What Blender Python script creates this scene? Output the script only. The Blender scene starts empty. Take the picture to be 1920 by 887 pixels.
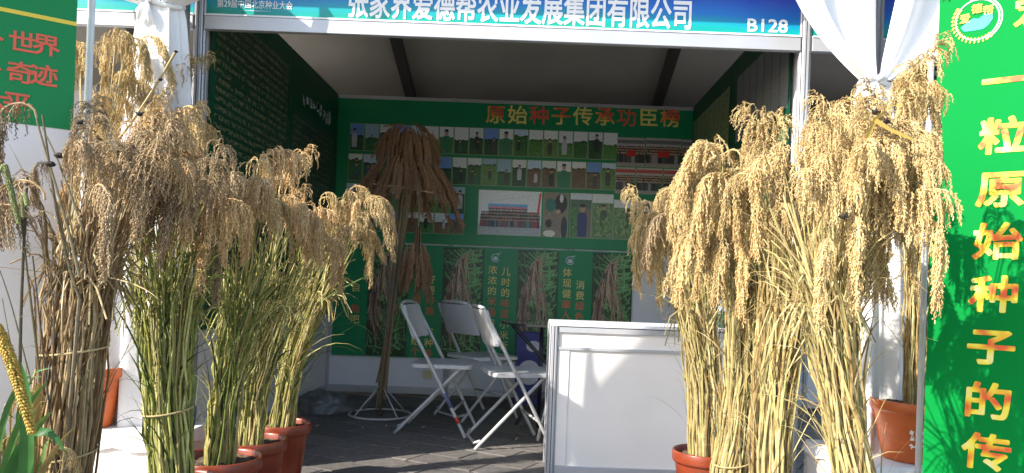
import bpy, math, random
from mathutils import Vector, Matrix, noise as mnoise
import numpy as np

# ------------------------------------------------------------------ camera, sky, sun, exposure
sc = bpy.context.scene
COL = sc.collection
F, CX, CY, ROLL, EYE = 1400.0, 995.0, 537.0, 0.037, 0.95
cam_d = bpy.data.cameras.new('camera')
cam = bpy.data.objects.new('camera', cam_d)
COL.objects.link(cam)
cam.location = (0, 0, EYE)
cam_d.sensor_width = 36.0
cam_d.lens = F / 1920 * 36.0
cam_d.shift_x = (960 - CX) / 1920
cam_d.shift_y = (CY - 443.5) / 1920
cam_d.clip_start = 0.05
cam_d.clip_end = 1000
cam.rotation_euler = (Matrix.Rotation(math.radians(90), 3, 'X') @ Matrix.Rotation(math.atan(ROLL), 3, 'Z')).to_euler()
sc.camera = cam

SUN_AZ, SUN_EL = math.radians(56), math.radians(32)       # light travels right (+X) and away (+Y)
sdir = Vector((math.sin(SUN_AZ) * math.cos(SUN_EL), math.cos(SUN_AZ) * math.cos(SUN_EL), -math.sin(SUN_EL)))
world = bpy.data.worlds.new('World')
sc.world = world
world.use_nodes = True
wn = world.node_tree
wn.nodes.clear()
sky = wn.nodes.new('ShaderNodeTexSky')
sky.sky_type = 'NISHITA'
sky.sun_disc = False
sky.sun_elevation = SUN_EL
sky.sun_rotation = math.atan2(-sdir.x, -sdir.y)
bg = wn.nodes.new('ShaderNodeBackground')
bg.inputs['Strength'].default_value = 0.15
wo = wn.nodes.new('ShaderNodeOutputWorld')
wn.links.new(sky.outputs[0], bg.inputs[0])
wn.links.new(bg.outputs[0], wo.inputs[0])
sun_d = bpy.data.lights.new('sun', 'SUN')
sun_d.energy = 4.4
sun_d.angle = math.radians(0.5)
sun_d.color = (1.0, 0.93, 0.82)
sun = bpy.data.objects.new('sun', sun_d)
sun.rotation_euler = sdir.to_track_quat('-Z', 'Y').to_euler()
sun.location = (-6, -4, 6)
COL.objects.link(sun)
sc.view_settings.view_transform = 'Standard'
sc.view_settings.look = 'None'
sc.view_settings.gamma = 1
sc.view_settings.use_curve_mapping = False
sc.view_settings.exposure = 1.25

R = random.Random(7)


def P(px, py, d):
    """photograph pixel at depth d -> world point"""
    dx, dy = px - CX, py - CY
    return Vector(((dx + dy * ROLL) * d / F, d, EYE - (dy - dx * ROLL) * d / F))


# ------------------------------------------------------------------ materials
def nodes_of(name):
    m = bpy.data.materials.new(name)
    m.use_nodes = True
    nt = m.node_tree
    b = nt.nodes['Principled BSDF']
    return m, nt, b


def lk(nt, a, b):
    nt.links.new(a, b)


def mat(name, col, rough=0.6, var=0.12, scale=8.0, bump=0.0, bscale=60.0, metal=0.0, spec=0.5, rnd=0.0, stretch=(1, 1, 1), trans=0.0):
    m, nt, b = nodes_of(name)
    tc = nt.nodes.new('ShaderNodeTexCoord')
    mp = nt.nodes.new('ShaderNodeMapping')
    mp.inputs['Scale'].default_value = stretch
    lk(nt, tc.outputs['Object'], mp.inputs['Vector'])
    n = nt.nodes.new('ShaderNodeTexNoise')
    n.inputs['Scale'].default_value = scale
    n.inputs['Detail'].default_value = 6
    lk(nt, mp.outputs[0], n.inputs['Vector'])
    mr = nt.nodes.new('ShaderNodeMapRange')
    mr.inputs['To Min'].default_value = 1 - var * 1.6
    mr.inputs['To Max'].default_value = 1 + var * 1.6
    mr.inputs['From Min'].default_value = 0.2
    mr.inputs['From Max'].default_value = 0.8
    lk(nt, n.outputs['Fac'], mr.inputs['Value'])
    mul = nt.nodes.new('ShaderNodeVectorMath')
    mul.operation = 'SCALE'
    mul.inputs[0].default_value = col[:3]
    lk(nt, mr.outputs[0], mul.inputs['Scale'])
    out = mul.outputs[0]
    if rnd:
        oi = nt.nodes.new('ShaderNodeObjectInfo')
        r2 = nt.nodes.new('ShaderNodeMapRange')
        r2.inputs['To Min'].default_value = 1 - rnd
        r2.inputs['To Max'].default_value = 1 + rnd
        lk(nt, oi.outputs['Random'], r2.inputs['Value'])
        m2 = nt.nodes.new('ShaderNodeVectorMath')
        m2.operation = 'SCALE'
        lk(nt, out, m2.inputs[0])
        lk(nt, r2.outputs[0], m2.inputs['Scale'])
        out = m2.outputs[0]
    lk(nt, out, b.inputs['Base Color'])
    b.inputs['Roughness'].default_value = rough
    b.inputs['Metallic'].default_value = metal
    b.inputs['Specular IOR Level'].default_value = spec
    if trans:
        b.inputs['Subsurface Weight'].default_value = 0
        t = nt.nodes.new('ShaderNodeBsdfTranslucent')
        lk(nt, out, t.inputs['Color'])
        mx = nt.nodes.new('ShaderNodeMixShader')
        mx.inputs[0].default_value = trans
        lk(nt, b.outputs[0], mx.inputs[1])
        lk(nt, t.outputs[0], mx.inputs[2])
        lk(nt, mx.outputs[0], nt.nodes['Material Output'].inputs['Surface'])
    if bump:
        bn = nt.nodes.new('ShaderNodeTexNoise')
        bn.inputs['Scale'].default_value = bscale
        bn.inputs['Detail'].default_value = 4
        lk(nt, mp.outputs[0], bn.inputs['Vector'])
        bp = nt.nodes.new('ShaderNodeBump')
        bp.inputs['Strength'].default_value = bump
        bp.inputs['Distance'].default_value = 0.01
        lk(nt, bn.outputs['Fac'], bp.inputs['Height'])
        lk(nt, bp.outputs[0], b.inputs['Normal'])
    return m


def vmat(name, rough=0.6, var=0.1, scale=30.0, spec=0.3, trans=0.0, rnd=0.0, gain=1.0):
    """colour from the mesh's own per-piece colours, broken up by noise"""
    m, nt, b = nodes_of(name)
    at = nt.nodes.new('ShaderNodeAttribute')
    at.attribute_name = 'Col'
    tc = nt.nodes.new('ShaderNodeTexCoord')
    n = nt.nodes.new('ShaderNodeTexNoise')
    n.inputs['Scale'].default_value = scale
    n.inputs['Detail'].default_value = 4
    lk(nt, tc.outputs['Object'], n.inputs['Vector'])
    mr = nt.nodes.new('ShaderNodeMapRange')
    mr.inputs['From Min'].default_value = 0.25
    mr.inputs['From Max'].default_value = 0.75
    mr.inputs['To Min'].default_value = (1 - var) * gain
    mr.inputs['To Max'].default_value = (1 + var) * gain
    lk(nt, n.outputs['Fac'], mr.inputs['Value'])
    mul = nt.nodes.new('ShaderNodeVectorMath')
    mul.operation = 'SCALE'
    lk(nt, at.outputs['Color'], mul.inputs[0])
    lk(nt, mr.outputs[0], mul.inputs['Scale'])
    out = mul.outputs[0]
    if rnd:
        oi = nt.nodes.new('ShaderNodeObjectInfo')
        r2 = nt.nodes.new('ShaderNodeMapRange')
        r2.inputs['To Min'].default_value = 1 - rnd
        r2.inputs['To Max'].default_value = 1 + rnd
        lk(nt, oi.outputs['Random'], r2.inputs['Value'])
        m2 = nt.nodes.new('ShaderNodeVectorMath')
        m2.operation = 'SCALE'
        lk(nt, out, m2.inputs[0])
        lk(nt, r2.outputs[0], m2.inputs['Scale'])
        out = m2.outputs[0]
    lk(nt, out, b.inputs['Base Color'])
    b.inputs['Roughness'].default_value = rough
    b.inputs['Specular IOR Level'].default_value = spec
    if trans:
        t = nt.nodes.new('ShaderNodeBsdfTranslucent')
        lk(nt, out, t.inputs['Color'])
        mx = nt.nodes.new('ShaderNodeMixShader')
        mx.inputs[0].default_value = trans
        lk(nt, b.outputs[0], mx.inputs[1])
        lk(nt, t.outputs[0], mx.inputs[2])
        lk(nt, mx.outputs[0], nt.nodes['Material Output'].inputs['Surface'])
    return m


def ramp_mat(name, stops, scale=9.0, rough=0.5, axis=None):
    """print ink running between several colours"""
    m, nt, b = nodes_of(name)
    tc = nt.nodes.new('ShaderNodeTexCoord')
    n = nt.nodes.new('ShaderNodeTexNoise')
    n.inputs['Scale'].default_value = scale
    n.inputs['Detail'].default_value = 1
    lk(nt, tc.outputs['Object'], n.inputs['Vector'])
    cr = nt.nodes.new('ShaderNodeValToRGB')
    e = cr.color_ramp.elements
    e[0].position, e[0].color = stops[0][0], (*stops[0][1], 1)
    e[1].position, e[1].color = stops[-1][0], (*stops[-1][1], 1)
    for p, c in stops[1:-1]:
        k = e.new(p)
        k.color = (*c, 1)
    lk(nt, n.outputs['Fac'], cr.inputs[0])
    lk(nt, cr.outputs[0], b.inputs['Base Color'])
    b.inputs['Roughness'].default_value = rough
    return m


M = {}
M['white_panel'] = mat('white_panel', (0.72, 0.72, 0.76), 0.45, 0.05, 3, 0.05, 200)
M['white_board'] = mat('white_board', (0.78, 0.74, 0.71), 0.5, 0.04, 3)
M['alu'] = mat('aluminium', (0.46, 0.47, 0.50), 0.38, 0.06, 5, 0, 1, 0.35)
M['alu_dark'] = mat('aluminium_groove', (0.16, 0.17, 0.19), 0.5, 0.06, 5, 0, 1, 0.4)
M['cloth'] = mat('white_cloth', (0.86, 0.86, 0.87), 0.75, 0.03, 4, 0.25, 26, trans=0.12)
M['roof'] = mat('tent_fabric', (0.36, 0.345, 0.31), 0.8, 0.12, 1.3, 0.5, 6)
M['rafter'] = mat('rafter', (0.05, 0.047, 0.045), 0.6, 0.1)
M['tube_white'] = mat('white_tube', (0.78, 0.80, 0.84), 0.3, 0.04, 12)
M['plastic_white'] = mat('chair_plastic', (0.52, 0.52, 0.53), 0.4, 0.05, 9, 0.05, 180)
M['chair_tube'] = mat('chair_tube', (0.46, 0.46, 0.46), 0.35, 0.1, 30)
M['black'] = mat('black_metal', (0.02, 0.02, 0.022), 0.35, 0.1)
M['steel'] = mat('steel_tube', (0.35, 0.36, 0.37), 0.3, 0.08, 20, 0, 1, 0.8)
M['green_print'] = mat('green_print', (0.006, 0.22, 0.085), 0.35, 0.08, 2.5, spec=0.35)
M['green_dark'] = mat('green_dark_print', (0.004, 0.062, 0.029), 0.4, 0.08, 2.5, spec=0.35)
M['green_lit'] = mat('green_banner', (0.0010, 0.20, 0.036), 0.65, 0.05, 1.6, 0.08, 7, spec=0.06)
M['green_print_l'] = mat('green_board_print', (0.004, 0.21, 0.055), 0.42, 0.05, 1.6, spec=0.3)
M['red_p2'] = mat('board_red_ink', (0.70, 0.11, 0.055), 0.5, 0.08)
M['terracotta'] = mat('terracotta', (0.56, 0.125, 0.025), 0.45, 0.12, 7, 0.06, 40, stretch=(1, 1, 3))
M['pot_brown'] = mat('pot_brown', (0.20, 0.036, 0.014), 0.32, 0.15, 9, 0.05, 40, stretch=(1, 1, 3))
M['soil'] = mat('soil', (0.085, 0.055, 0.032), 0.95, 0.35, 40, 1.0, 60)
M['paver'] = mat('paver', (0.125, 0.115, 0.108), 0.85, 0.22, 22, 0.35, 120, rnd=0.16)
M['white_ink'] = mat('white_ink', (0.82, 0.82, 0.84), 0.5, 0.02)
M['grey_ink'] = mat('pale_ink', (0.56, 0.62, 0.70), 0.5, 0.02)
M['yellow_ink'] = mat('yellow_ink', (0.75, 0.55, 0.05), 0.5, 0.05)
M['red_ink'] = mat('red_ink', (0.55, 0.045, 0.03), 0.5, 0.05)
M['cyan_ink'] = mat('cyan_ink', (0.01, 0.55, 0.62), 0.5, 0.05)
M['fire_ink'] = ramp_mat('red_yellow_ink', [(0.40, (0.72, 0.08, 0.05)), (0.50, (0.78, 0.28, 0.05)), (0.6, (0.80, 0.66, 0.14))], 5)
M['gold_ink'] = ramp_mat('yellow_orange_ink', [(0.38, (0.75, 0.10, 0.012)), (0.46, (0.82, 0.40, 0.012)), (0.54, (0.86, 0.72, 0.03)), (0.75, (0.85, 0.78, 0.35))], 13)
M['straw'] = vmat('straw', 0.55, 0.25, 45, 0.35, 0.08)
M['blade'] = vmat('leaf_blade', 0.5, 0.2, 30, 0.35, 0.25)
M['print'] = vmat('photo_print', 0.35, 0.22, 90, 0.4, gain=1.6)
M['print_plant'] = vmat('plant_print', 0.35, 0.35, 60, 0.4)
M['grain_tan'] = vmat('grain_tan', 0.6, 0.2, 60, 0.3, 0.12, 0.22)
M['sack'] = mat('sack_film', (0.10, 0.11, 0.11), 0.35, 0.3, 14, 0.9, 18)
M['dark_knot'] = mat('dark_knot', (0.018, 0.015, 0.014), 0.8, 0.2)
M['string'] = mat('straw_string', (0.42, 0.33, 0.16), 0.8, 0.2)

# glass
g, nt, b = nodes_of('clear_glass')
b.inputs['Base Color'].default_value = (0.75, 0.9, 0.85, 1)
b.inputs['Roughness'].default_value = 0.03
b.inputs['Transmission Weight'].default_value = 1
M['glass'] = g

# fascia print: teal running up into blue
m, nt, b = nodes_of('fascia_print')
tc = nt.nodes.new('ShaderNodeTexCoord')
sp = nt.nodes.new('ShaderNodeSeparateXYZ')
lk(nt, tc.outputs['Object'], sp.inputs[0])
n = nt.nodes.new('ShaderNodeTexNoise')
n.inputs['Scale'].default_value = 1.1
n.inputs['Detail'].default_value = 1
lk(nt, tc.outputs['Object'], n.inputs['Vector'])
a = nt.nodes.new('ShaderNodeMath'); a.operation = 'MULTIPLY'; a.inputs[1].default_value = 3.6
lk(nt, sp.outputs['Z'], a.inputs[0])
a2 = nt.nodes.new('ShaderNodeMath'); a2.operation = 'MULTIPLY_ADD'; a2.inputs[1].default_value = 0.45; a2.inputs[2].default_value = -0.2
lk(nt, n.outputs['Fac'], a2.inputs[0])
a3 = nt.nodes.new('ShaderNodeMath'); a3.operation = 'ADD'
lk(nt, a.outputs[0], a3.inputs[0]); lk(nt, a2.outputs[0], a3.inputs[1])
cr = nt.nodes.new('ShaderNodeValToRGB')
e = cr.color_ramp.elements
e[0].position, e[0].color = 0.0, (0.0, 0.27, 0.17, 1)
e[1].position, e[1].color = 0.8, (0.012, 0.03, 0.42, 1)
k = e.new(0.18); k.color = (0.0, 0.31, 0.34, 1)
k = e.new(0.40); k.color = (0.004, 0.15, 0.52, 1)
lk(nt, a3.outputs[0], cr.inputs[0])
lk(nt, cr.outputs[0], b.inputs['Base Color'])
b.inputs['Roughness'].default_value = 0.3
M['fascia'] = m


def small_print(name, base, ink, rows, cols, fill=0.5):
    """a printed sheet of small text: rows of broken dashes"""
    m, nt, b = nodes_of(name)
    tc = nt.nodes.new('ShaderNodeTexCoord')
    mp = nt.nodes.new('ShaderNodeMapping')
    lk(nt, tc.outputs['Object'], mp.inputs['Vector'])
    sp = nt.nodes.new('ShaderNodeSeparateXYZ')
    lk(nt, mp.outputs[0], sp.inputs[0])

    def mth(op, x, y=None):
        q = nt.nodes.new('ShaderNodeMath'); q.operation = op
        if hasattr(x, 'links'): lk(nt, x, q.inputs[0])
        else: q.inputs[0].default_value = x
        if y is not None:
            if hasattr(y, 'links'): lk(nt, y, q.inputs[1])
            else: q.inputs[1].default_value = y
        return q.outputs[0]
    hor = mth('ADD', sp.outputs['X'], sp.outputs['Y'])
    r = mth('MULTIPLY', sp.outputs['Z'], rows)
    rf = mth('FRACT', r)
    ri = mth('FLOOR', r)
    band = mth('LESS_THAN', rf, 0.55)
    cb = nt.nodes.new('ShaderNodeCombineXYZ')
    lk(nt, mth('MULTIPLY', hor, cols), cb.inputs[0])
    lk(nt, mth('MULTIPLY', r, 1.7), cb.inputs[1])
    n = nt.nodes.new('ShaderNodeTexNoise')
    n.inputs['Scale'].default_value = 1.0
    n.inputs['Detail'].default_value = 2
    lk(nt, cb.outputs[0], n.inputs['Vector'])
    ch = mth('GREATER_THAN', n.outputs['Fac'], 1 - fill)
    # ragged line ends
    w = nt.nodes.new('ShaderNodeTexWhiteNoise'); w.noise_dimensions = '1D'
    lk(nt, ri, w.inputs['W'])
    n2 = nt.nodes.new('ShaderNodeTexNoise'); n2.inputs['Scale'].default_value = 1.0
    cb2 = nt.nodes.new('ShaderNodeCombineXYZ')
    lk(nt, mth('MULTIPLY', hor, 3.0), cb2.inputs[0]); lk(nt, mth('MULTIPLY', ri, 7.3), cb2.inputs[1])
    lk(nt, cb2.outputs[0], n2.inputs['Vector'])
    on = mth('GREATER_THAN', n2.outputs['Fac'], 0.34)
    f = mth('MULTIPLY', mth('MULTIPLY', band, ch), on)
    mx = nt.nodes.new('ShaderNodeMix'); mx.data_type = 'RGBA'
    lk(nt, f, mx.inputs['Factor'])
    mx.inputs['A'].default_value = (*base, 1)
    mx.inputs['B'].default_value = (*ink, 1)
    lk(nt, mx.outputs['Result'], b.inputs['Base Color'])
    b.inputs['Roughness'].default_value = 0.4
    return m


M['text_sheet'] = small_print('small_text_print', (0.004, 0.045, 0.021), (0.13, 0.14, 0.075), 21, 55)
M['page_sheet'] = small_print('page_print', (0.19, 0.20, 0.20), (0.09, 0.09, 0.10), 34, 70, 0.42)
M['cert_sheet'] = small_print('certificate_print', (0.20, 0.26, 0.13), (0.03, 0.05, 0.03), 22, 40, 0.42)


# ------------------------------------------------------------------ mesh helpers
class MB:
    def __init__(s):
        s.v, s.f, s.c, s.col = [], [], [], (1, 1, 1)

    def face(s, idx, col=None):
        s.f.append(idx)
        s.c.append(col or s.col)

    def box(s, c, d, rot=None, col=None):
        b = len(s.v)
        for x in (-.5, .5):
            for y in (-.5, .5):
                for z in (-.5, .5):
                    p = Vector((x * d[0], y * d[1], z * d[2]))
                    if rot is not None:
                        p = rot @ p
                    s.v.append((c[0] + p.x, c[1] + p.y, c[2] + p.z))
        for q in ((0, 1, 3, 2), (4, 6, 7, 5), (0, 4, 5, 1), (2, 3, 7, 6), (0, 2, 6, 4), (1, 5, 7, 3)):
            s.face([b + i for i in q], col)
        return s

    def b2(s, x0, x1, y0, y1, z0, z1, col=None):
        return s.box(((x0 + x1) / 2, (y0 + y1) / 2, (z0 + z1) / 2), (x1 - x0, y1 - y0, z1 - z0), None, col)

    def tube(s, pts, r, n=8, col=None, cap=True, cols=None):
        pts = [Vector(p) for p in pts]
        rs = r if isinstance(r, (list, tuple)) else [r] * len(pts)
        base = len(s.v)
        t0 = (pts[1] - pts[0]).normalized()
        ref = Vector((0, 0, 1)) if abs(t0.z) < 0.9 else Vector((1, 0, 0))
        u = t0.cross(ref).normalized()
        for i, p in enumerate(pts):
            t = (pts[min(i + 1, len(pts) - 1)] - pts[max(i - 1, 0)]).normalized()
            u = (u - t * u.dot(t))
            u = u.normalized() if u.length > 1e-6 else t.orthogonal().normalized()
            w = t.cross(u)
            for k in range(n):
                a = 2 * math.pi * k / n
                q = p + (u * math.cos(a) + w * math.sin(a)) * rs[i]
                s.v.append(q[:])
        for i in range(len(pts) - 1):
            for k in range(n):
                k2 = (k + 1) % n
                s.face((base + i * n + k, base + i * n + k2, base + (i + 1) * n + k2, base + (i + 1) * n + k), cols[i] if cols else col)
        if cap:
            s.face(tuple(base + k for k in range(n))[::-1], col)
            s.face(tuple(base + (len(pts) - 1) * n + k for k in range(n)), col)
        return s

    def lathe(s, prof, c=(0, 0, 0), n=32, col=None):
        base = len(s.v)
        for (r, z) in prof:
            for k in range(n):
                a = 2 * math.pi * k / n
                s.v.append((c[0] + r * math.cos(a), c[1] + r * math.sin(a), c[2] + z))
        for i in range(len(prof) - 1):
            for k in range(n):
                k2 = (k + 1) % n
                s.face((base + i * n + k, base + i * n + k2, base + (i + 1) * n + k2, base + (i + 1) * n + k), col)
        return s

    def strip(s, pts, ws, side, col=None, fold=0.0, cols=None):
        """leaf blade: a creased ribbon; side = width directions per point"""
        base = len(s.v)
        for i, p in enumerate(pts):
            t = (pts[min(i + 1, len(pts) - 1)] - pts[max(i - 1, 0)]).normalized()
            sd = side[i] if isinstance(side, list) else side
            sd = (sd - t * sd.dot(t)).normalized()
            nn = t.cross(sd)
            w = ws[i]
            s.v += [(p + sd * w)[:], (p + nn * w * fold)[:], (p - sd * w)[:]]
        for i in range(len(pts) - 1):
            a = base + i * 3
            cc = cols[i] if cols else col
            s.face((a, a + 1, a + 4, a + 3), cc)
            s.face((a + 1, a + 2, a + 5, a + 4), cc)
        return s

    def poly(s, pts, col=None):
        b = len(s.v)
        s.v += [tuple(p) for p in pts]
        s.face(tuple(range(b, b + len(pts))), col)
        return s

    def mesh(s, name, material, colors=False, smooth=False, off=None):
        me = bpy.data.meshes.new(name)
        v = s.v
        if off is not None:
            v = [(a - off[0], b - off[1], c - off[2]) for a, b, c in v]
        me.from_pydata(v, [], s.f)
        if colors:
            ca = me.color_attributes.new('Col', 'FLOAT_COLOR', 'CORNER')
            buf = []
            for f, c in zip(s.f, s.c):
                buf += [c[0], c[1], c[2], 1.0] * len(f)
            ca.data.foreach_set('color', np.array(buf, dtype=np.float32))
        if smooth:
            me.polygons.foreach_set('use_smooth', [True] * len(me.polygons))
        me.materials.append(M[material] if isinstance(material, str) else material)
        me.update()
        return me

    def build(s, name, material, parent=None, colors=False, smooth=False, world=True, bevel=0.0):
        """links the collected shapes as ONE mesh object; world: shapes are in world coordinates"""
        off = None
        loc = None
        if parent is not None and world:
            off = wloc(parent)
        elif parent is None:
            xs = np.array(s.v)
            lo, hi = xs.min(0), xs.max(0)
            off = ((lo[0] + hi[0]) / 2, (lo[1] + hi[1]) / 2, lo[2])
            loc = off
        o = bpy.data.objects.new(name, s.mesh(name, material, colors, smooth, off))
        COL.objects.link(o)
        if loc is not None:
            o.location = loc
        if parent is not None:
            o.parent = parent
        if bevel:
            bv = o.modifiers.new('bevel', 'BEVEL')
            bv.width = bevel
            bv.segments = 2
            bv.limit_method = 'ANGLE'
        return o


def wloc(o):
    p = Vector(o.location)
    q = o.parent
    while q is not None:
        p = p + Vector(q.location)
        q = q.parent
    return p


def thing(name, loc, label, cat, group=None, rz=0.0):
    o = bpy.data.objects.new(name, None)
    COL.objects.link(o)
    o.location = loc
    o.rotation_euler = (0, 0, rz)
    o.empty_display_size = 0.1
    return tag(o, label, cat, group)


def tag(o, label=None, cat=None, group=None, kind=None):
    if label: o['label'] = label
    if cat: o['category'] = cat
    if group: o['group'] = group
    if kind: o['kind'] = kind
    return o


def lettering(body, size, loc, rot, material, parent=None, bold=0.0, sx=1.0, sy=1.0, shear=0.0, name='lettering', align='CENTER', extrude=0.0012, world=True):
    cu = bpy.data.curves.new('lettering_curve', 'FONT')
    cu.body = body
    cu.size = size
    cu.extrude = extrude
    cu.align_x = align
    cu.align_y = 'CENTER'
    cu.shear = shear
    cu.resolution_u = 3
    t = bpy.data.objects.new('lettering_curve', cu)
    COL.objects.link(t)
    dg = bpy.context.evaluated_depsgraph_get()
    me = bpy.data.meshes.new_from_object(t.evaluated_get(dg))
    bpy.data.objects.remove(t)
    bpy.data.curves.remove(cu)
    me.transform(Matrix.Diagonal((sx, sy, 1, 1)))
    if bold:
        # heavier strokes: the same outline again, shifted a little all round, each copy a hair deeper
        nv = len(me.vertices)
        co = np.empty(nv * 3, dtype=np.float32)
        me.vertices.foreach_get('co', co)
        co = co.reshape(-1, 3)
        polys = [tuple(p.vertices) for p in me.polygons]
        k = 8 if size > 0.1 else 4
        vs, fs = [co], list(polys)
        for i in range(k):
            a = 2 * math.pi * (i + .5) / k
            c2 = co.copy()
            c2[:, 0] += math.cos(a) * bold * size
            c2[:, 1] += math.sin(a) * bold * size
            c2[:, 2] -= 0.00006 * (i + 1)
            vs.append(c2)
            fs += [tuple(q + nv * (i + 1) for q in p) for p in polys]
        bpy.data.meshes.remove(me)
        me = bpy.data.meshes.new('lettering')
        me.from_pydata(np.concatenate(vs).tolist(), [], fs)
    me.materials.clear()
    me.materials.append(M[material])
    o = bpy.data.objects.new(name, me)
    COL.objects.link(o)
    o.rotation_euler = rot
    o.location = Vector(loc) - (wloc(parent) if (parent is not None and world) else Vector((0, 0, 0)))
    o.parent = parent
    return o


FRONT = (math.pi / 2, 0, 0)       # lettering that faces the camera side (-Y)

# ------------------------------------------------------------------ the booth's main measures
XL, XR, YF, YB, HW = -1.69, 1.33, 3.733, 6.278, 2.50


def copy_obj(o, parent=None):
    c = o.copy()
    COL.objects.link(c)
    c.parent = parent
    for ch in o.children:
        copy_obj(ch, c)
    return c


# ------------------------------------------------------------------ ground
gm, nt, b = nodes_of('paving_ground')
tc = nt.nodes.new('ShaderNodeTexCoord')
mp = nt.nodes.new('ShaderNodeMapping')
mp.inputs['Rotation'].default_value = (0, 0, math.radians(28))
lk(nt, tc.outputs['Object'], mp.inputs['Vector'])
br = nt.nodes.new('ShaderNodeTexBrick')
br.inputs['Scale'].default_value = 1.0
br.inputs['Brick Width'].default_value = 0.4
br.inputs['Row Height'].default_value = 0.2
br.inputs['Mortar Size'].default_value = 0.006
br.inputs['Color1'].default_value = (0.26, 0.24, 0.22, 1)
br.inputs['Color2'].default_value = (0.22, 0.20, 0.185, 1)
br.inputs['Mortar'].default_value = (0.03, 0.028, 0.026, 1)
lk(nt, mp.outputs[0], br.inputs['Vector'])
lk(nt, br.outputs['Color'], b.inputs['Base Color'])
b.inputs['Roughness'].default_value = 0.9
ground = MB().poly([(-150, -150, -0.014), (150, -150, -0.014), (150, 150, -0.014), (-150, 150, -0.014)]).build('ground', gm)
ground.location = (0, 0, 0)
ground.data.transform(Matrix.Translation((0, 0, -0.014)))
tag(ground, kind='structure', label='dark grey stone paving under and before the booth')

PW, PH, GAP, CH = 0.40, 0.20, 0.007, 0.004
pm = MB()
w, h = PW / 2 - GAP / 2, PH / 2 - GAP / 2
bvs = []
for (ww, hh, z) in ((w, h, -0.014), (w, h, -CH), (w - CH, h - CH, 0.0)):
    bvs += [(-ww, -hh, z), (ww, -hh, z), (ww, hh, z), (-ww, hh, z)]
pm.v = bvs
for L in (0, 1):
    for k in range(4):
        k2 = (k + 1) % 4
        pm.face((L * 4 + k, L * 4 + k2, L * 4 + 4 + k2, L * 4 + 4 + k))
pm.face((8, 9, 10, 11))
pmesh = pm.mesh('paver', 'paver')
ang = math.radians(-28)
ca_, sa_ = math.cos(ang), math.sin(ang)
rp = random.Random(3)
for i in range(-30, 31):
    for j in range(-16, 17):
        lx, ly = (j + 0.5 * (i % 2)) * PW, i * PH
        x, y = lx * ca_ - ly * sa_ - 0.3, lx * sa_ + ly * ca_ + 4.6
        if -1.65 < x < 1.28 and 3.1 < y < 6.20:
            o = bpy.data.objects.new('paver', pmesh)
            COL.objects.link(o)
            o.parent = ground
            o.location = (x, y, rp.uniform(-0.002, 0.0012))
            o.rotation_euler = (rp.gauss(0, .004), rp.gauss(0, .004), ang + rp.gauss(0, .006))


# ------------------------------------------------------------------ exhibition shell: posts, walls
def alu_post(mb, gr, x, y, z0, z1, r=0.021):
    """octagonal system post with dark grooves"""
    for k in range(8):
        a = math.pi / 8 + k * math.pi / 4
        rot = Matrix.Rotation(k * math.pi / 4, 3, 'Z')
        for s in (-1, 1):
            c = rot @ Vector((r * 0.92, s * r * 0.26, 0))
            mb.box((x + c.x, y + c.y, (z0 + z1) / 2), (r * 0.34, r * 0.30, z1 - z0), rot)
    gr.lathe([(r * 0.8, z0 + 0.002), (r * 0.8, z1 - 0.002)], (x, y, 0), 12)


def wall(name, label, x0, x1, y0, y1, axis, cuts, z1=HW):
    """panel wall: posts, rails and one panel per bay"""
    root = thing(name, ((x0 + x1) / 2, (y0 + y1) / 2, 0), label, 'wall')
    for i in range(len(cuts) - 1):
        a, bq = cuts[i], cuts[i + 1]
        for (za, zb) in ((0.07, z1 - 0.045),):
            mb = MB()
            if axis == 'x':
                mb.b2(a + 0.02, bq - 0.02, y0 - 0.004, y0 + 0.004, za, zb)
            else:
                mb.b2(x0 - 0.004, x0 + 0.004, a + 0.02, bq - 0.02, za, zb)
            mb.build('panel', 'white_panel', root)
        mb = MB()
        for (za, zb) in ((0.012, 0.07), (z1 - 0.045, z1)):
            if axis == 'x':
                mb.b2(a + 0.02, bq - 0.02, y0 - 0.016, y0 + 0.016, za, zb)
            else:
                mb.b2(x0 - 0.016, x0 + 0.016, a + 0.02, bq - 0.02, za, zb)
        mb.build('rail', 'alu', root, bevel=0.002)
    for c in cuts:
        mb, gr = MB(), MB()
        alu_post(mb, gr, c if axis == 'x' else x0, y0 if axis == 'x' else c, 0.0, z1 + 0.004)
        p = mb.build('post', 'alu', root)
        gr.build('groove', 'alu_dark', p)
    return root


xc = [XL + (XR - XL) * k / 3 for k in range(4)]
wall('back_wall', 'white panel back wall behind the green photo board', XL, XR, YB, YB, 'x', xc)
yc = [YF + 0.03, YF + 0.03 + (YB - YF) * 0.5, YB - 0.03]
wall('side_wall', 'side wall of the booth carrying sheets of small text', XL, XL, YF, YB, 'y', yc)
wall('side_wall', 'side wall of the booth carrying white pages and certificates', XR, XR, YF, YB, 'y', yc)
NL = [XL - 3.02, XL - 2.01, XL - 1.0, XL - 0.05]
NR = [XR + 0.05, XR + 1.0, XR + 2.0, XR + 3.02]
wall('back_wall', 'plain white back wall of the neighbouring stall beside the text sheets', NL[0], NL[-1], YB, YB, 'x', NL)
wall('back_wall', 'plain white back wall of the neighbouring stall beside the tall green banner', NR[0], NR[-1], YB, YB, 'x', NR)

for (x, lab) in ((XL, 'grooved aluminium front post beside the wall of small text'), (XR - 0.01, 'grooved aluminium front post behind the golden millet and counter')):
    mb, gr = MB(), MB()
    alu_post(mb, gr, x, YF - 0.012, 0, 2.62, 0.027)
    root = thing('front_post', (x, YF - 0.012, 0), lab, 'post')
    p = mb.build('post_shell', 'alu', root)
    gr.build('groove', 'alu_dark', root)


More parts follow.
